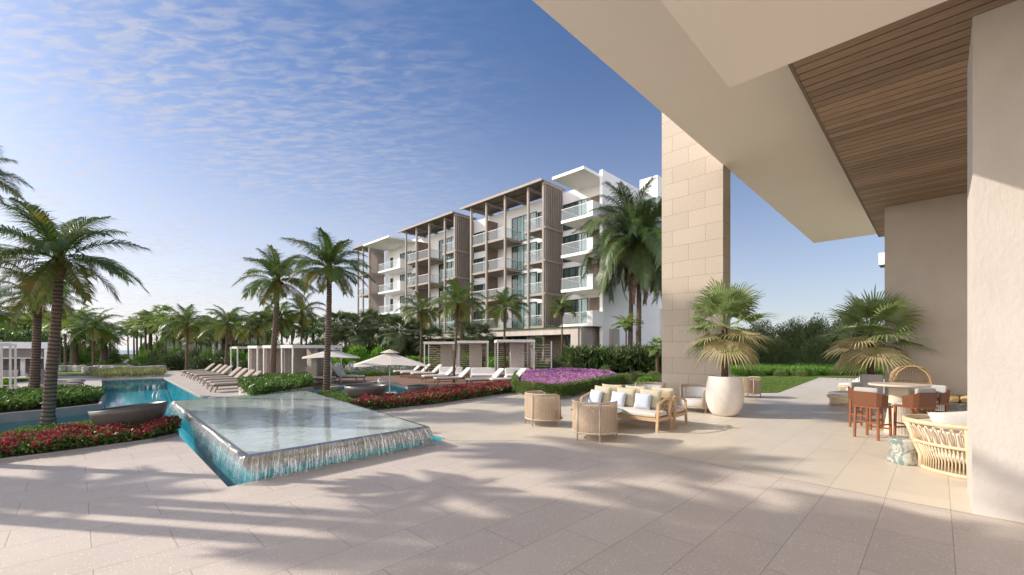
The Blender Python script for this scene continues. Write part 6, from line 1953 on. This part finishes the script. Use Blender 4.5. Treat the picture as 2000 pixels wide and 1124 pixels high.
# foreground rattan tub sofa chair
def make_rattan(loc, rz, label):
    t = thing('rattan_armchair', label, 'armchair', loc, rz)
    RB_, RT = 0.66, 0.83
    a0, a1 = R(-150), R(150)
    def ring(r_, z, k=1.0, wob_=0.0): return [(r_ * math.cos(a), r_ * math.sin(a), z + wob_ * math.cos(a)) for a in [a0 + (a1 - a0) * i / 48 for i in range(49)]]
    MB().tube([(RB_ * math.cos(2 * PI * i / 56), RB_ * math.sin(2 * PI * i / 56), 0.035) for i in range(56)], 0.03, 9, closed=True).build('base_ring', 'rattan', t, smooth=True)
    MB().tube(ring(RT, 0.74, 1, 0.02), 0.037, 10).build('top_rail', 'rattan', t, smooth=True)
    MB().tube(ring(0.745, 0.44), 0.026, 9).build('middle_rail', 'rattan', t, smooth=True)
    n = 84
    c = MB()
    for i in range(n):
        a = a0 + (a1 - a0) * (i + 0.5) / n
        c_, s_ = math.cos(a), math.sin(a)
        c.tube([(RB_ * c_, RB_ * s_, 0.05), (0.655 * c_, 0.655 * s_, 0.20), (0.735 * c_, 0.735 * s_, 0.43)], 0.0105, 6)
    for i in range(n // 2):
        for s in (-1, 1):
            am = a0 + (a1 - a0) * (i + 0.5) / (n / 2)
            a_ = am + s * 0.028; b_ = am + s * 0.052
            c.tube([(0.735 * math.cos(am + s * 0.012), 0.735 * math.sin(am + s * 0.012), 0.45), (0.775 * math.cos(a_), 0.775 * math.sin(a_), 0.56), (0.83 * math.cos(a_), 0.83 * math.sin(a_), 0.67), (0.855 * math.cos(am), 0.855 * math.sin(am), 0.715)], 0.0095, 6)
    c.build('canes', 'rattan', t, smooth=True)
    for a in (R(-128), R(-60), R(0), R(60), R(128)):
        MB().tube([(0.665 * math.cos(a), 0.665 * math.sin(a), 0.02), (0.67 * math.cos(a), 0.67 * math.sin(a), 0.22), (0.75 * math.cos(a), 0.75 * math.sin(a), 0.45), (0.835 * math.cos(a), 0.835 * math.sin(a), 0.73)], 0.035, 9).build('upright', 'rattan', t, smooth=True)
    s = MB(); s.lathe([(0, 0.20), (0.56, 0.20), (0.61, 0.24), (0.615, 0.34), (0.57, 0.40), (0, 0.42)], 44); s.build('seat_cushion', 'fabric_bright', t, smooth=True)
    vs, fs = [], []
    nn = 30
    for k in range(nn + 1):
        a = R(-125) + R(250) * k / nn
        for (r_, z) in ((0.64, 0.40), (0.755, 0.64), (0.73, 0.70), (0.66, 0.68), (0.54, 0.42)):
            vs.append((r_ * math.cos(a), r_ * math.sin(a), z))
    for k in range(nn):
        for j in range(4):
            a = k * 5 + j
            fs.append((a, a + 1, a + 6, a + 5))
    fs += [(0, 1, 2, 3, 4), tuple(nn * 5 + q for q in (4, 3, 2, 1, 0))]
    MB().add(vs, fs).build('back_cushion', 'fabric_bright', t, smooth=True)
    return t
rc = Vector((7.02, 6.47, 0))
make_rattan(rc, R(215), 'pale rattan tub chair with white cushions cut by the plaster pillar')
o = pillow_mesh('cushion', (0.66, 0.46), 0.2, 'fabric_bright')
o.location = rc + Vector((-0.17, 0.12, 0.70)); o.rotation_euler = (R(-28), R(-6), R(-18))
tag(o, 'pointed white pillow leaning in the pale rattan tub chair', 'pillow')
# dome backed cane chair
dc = G(1778, 815)
t = thing('dome_chair', 'high domed cane chair against the shaded plaster wall', 'chair', dc, R(-120))
t.scale = (0.80, 0.80, 1.0)
MB().tube([(0.46 * math.cos(2 * PI * i / 44), 0.46 * math.sin(2 * PI * i / 44), 0.03) for i in range(44)], 0.022, 8, closed=True).build('base_ring', 'rattan_brown', t, smooth=True)
cn = MB()
n = 40
for i in range(n):
    a = R(70) + R(220) * i / (n - 1)
    c_, s_ = math.cos(a), math.sin(a)
    ap = Vector((0.10, 0, 1.42))
    pth = [Vector((0.45 * c_, 0.45 * s_, 0.04)), Vector((0.50 * c_, 0.52 * s_, 0.5)), Vector((0.51 * c_, 0.54 * s_, 1.0)), Vector((0.44 * c_, 0.50 * s_, 1.22)), Vector((0.30 * c_ + 0.02, 0.34 * s_, 1.36))]
    pth.append(ap + Vector((0.05 * c_, 0.08 * s_, 0)))
    cn.tube(pth, 0.010, 5)
cn.build('canes', 'rattan_brown', t, smooth=True)
rm = [(0.50 * math.cos(R(66)), 0.52 * math.sin(R(66)), 0.5), (0.50 * math.cos(R(66)), 0.53 * math.sin(R(66)), 1.0), (0.22, 0.36, 1.25), (0.16, 0.12, 1.40), (0.16, -0.12, 1.40), (0.22, -0.36, 1.25), (0.50 * math.cos(R(-66)), 0.53 * math.sin(R(-66)), 1.0), (0.50 * math.cos(R(-66)), 0.52 * math.sin(R(-66)), 0.5)]
MB().tube(rm, 0.02, 8).build('rim', 'rattan_brown', t, smooth=True)
for z, k in ((0.36, 0.99), (0.98, 1.02)):
    MB().tube([(0.515 * k * math.cos(R(70) + R(220) * i / 30), 0.535 * k * math.sin(R(70) + R(220) * i / 30), z) for i in range(31)], 0.014, 6).build('rail', 'rattan_brown', t, smooth=True)
MB().lathe([(0, 0.34), (0.42, 0.34), (0.45, 0.38), (0.44, 0.46), (0, 0.48)], 36).build('seat_cushion', 'fabric_white', t, smooth=True)
# low bench with yellow cushions
bp = UV(30.0 * kw - 0.46, -1.25)
t = thing('cushioned_bench', 'long low bench of grey cord with yellow cushions along the wall', 'bench', bp, PHI - R(90))
fx = MB(); fx.box2(-1.6, 1.7, -0.4, -0.36, 0.33, 0.37); fx.box2(-1.6, 1.7, 0.36, 0.4, 0.33, 0.37); fx.box2(-1.6, 1.7, -0.4, 0.4, 0.12, 0.15)
fx.build('frame', 'grey_pot', t)
cd = MB()
for i in range(90): cd.box2(-1.58 + i * 0.0365, -1.57 + i * 0.0365 + 0.008, -0.41, -0.40, 0.14, 0.36)
for i in range(20): cd.box2(-1.615, -1.605, -0.38 + i * 0.04, -0.365 + i * 0.04, 0.14, 0.36)
cd.build('cords', 'fabric_grey', t)
MB().box2(-1.5, 1.6, -0.3, 0.3, 0.0, 0.119).build('plinth', 'dark_frame', t)
for i in range(4): MB().rbox((-1.22 + i * 0.80, -0.02, 0.47), (0.78, 0.76, 0.19), 0.07, puff=0.02).build('cushion', 'fabric_yellow', t, smooth=True)
# rattan chaises
def chaise(loc, rz, label):
    t = thing('rattan_chaise', label, 'chaise', loc, rz, 'sloping rattan chaises behind the grey pot')
    def zc_(x): return 0.36 + 0.09 * max(0, x + 0.2) ** 1.0 * 3.0
    b = MB()
    for s in (-1, 1):
        b.tube([(x_ / 10, s * (0.33 + 0.02 * math.sin(x_)), zc_(x_ / 10)) for x_ in range(-9, 10, 2)], 0.028, 8)
        b.tube([(x_ / 10, s * 0.30, 0.03) for x_ in range(-8, 10, 2)], 0.024, 8)
    b.tube([(-0.9, -0.33, 0.36), (-1.0, 0, 0.36), (-0.9, 0.33, 0.36)], 0.028, 8)
    b.build('frame', 'rattan', t, smooth=True)
    c = MB()
    for s in (-1, 1):
        for i in range(34):
            x_ = -0.86 + i * 0.052
            c.tube([(x_, s * 0.30, 0.04), (x_ + 0.01, s * 0.27, 0.2), (x_, s * 0.33, zc_(x_))], 0.010, 5)
    for i in range(12):
        y_ = -0.3 + i * 0.055
        c.tube([(-0.82, y_ * 0.9, 0.04), (-0.80, y_ * 0.8, 0.2), (-0.97, y_, 0.35)], 0.010, 5)
    c.build('canes', 'rattan', t, smooth=True)
    MB().rbox((-0.42, 0, 0.44), (1.05, 0.58, 0.10), 0.04, puff=0.01).build('seat_cushion', 'fabric_bright', t, smooth=True)
    MB().rbox((0.47, 0, 0.63), (0.85, 0.58, 0.10), 0.04, puff=0.01, rot=Matrix.Rotation(R(-17), 3, 'Y')).build('back_cushion', 'fabric_bright', t, smooth=True)
    return t
chaise(G(1668, 793), PHI - R(20), 'nearer low rattan chaise with white cushions beside the grey pot')
chaise(G(1678, 771), PHI - R(20), 'farther low rattan chaise with white cushions beside the grey pot')
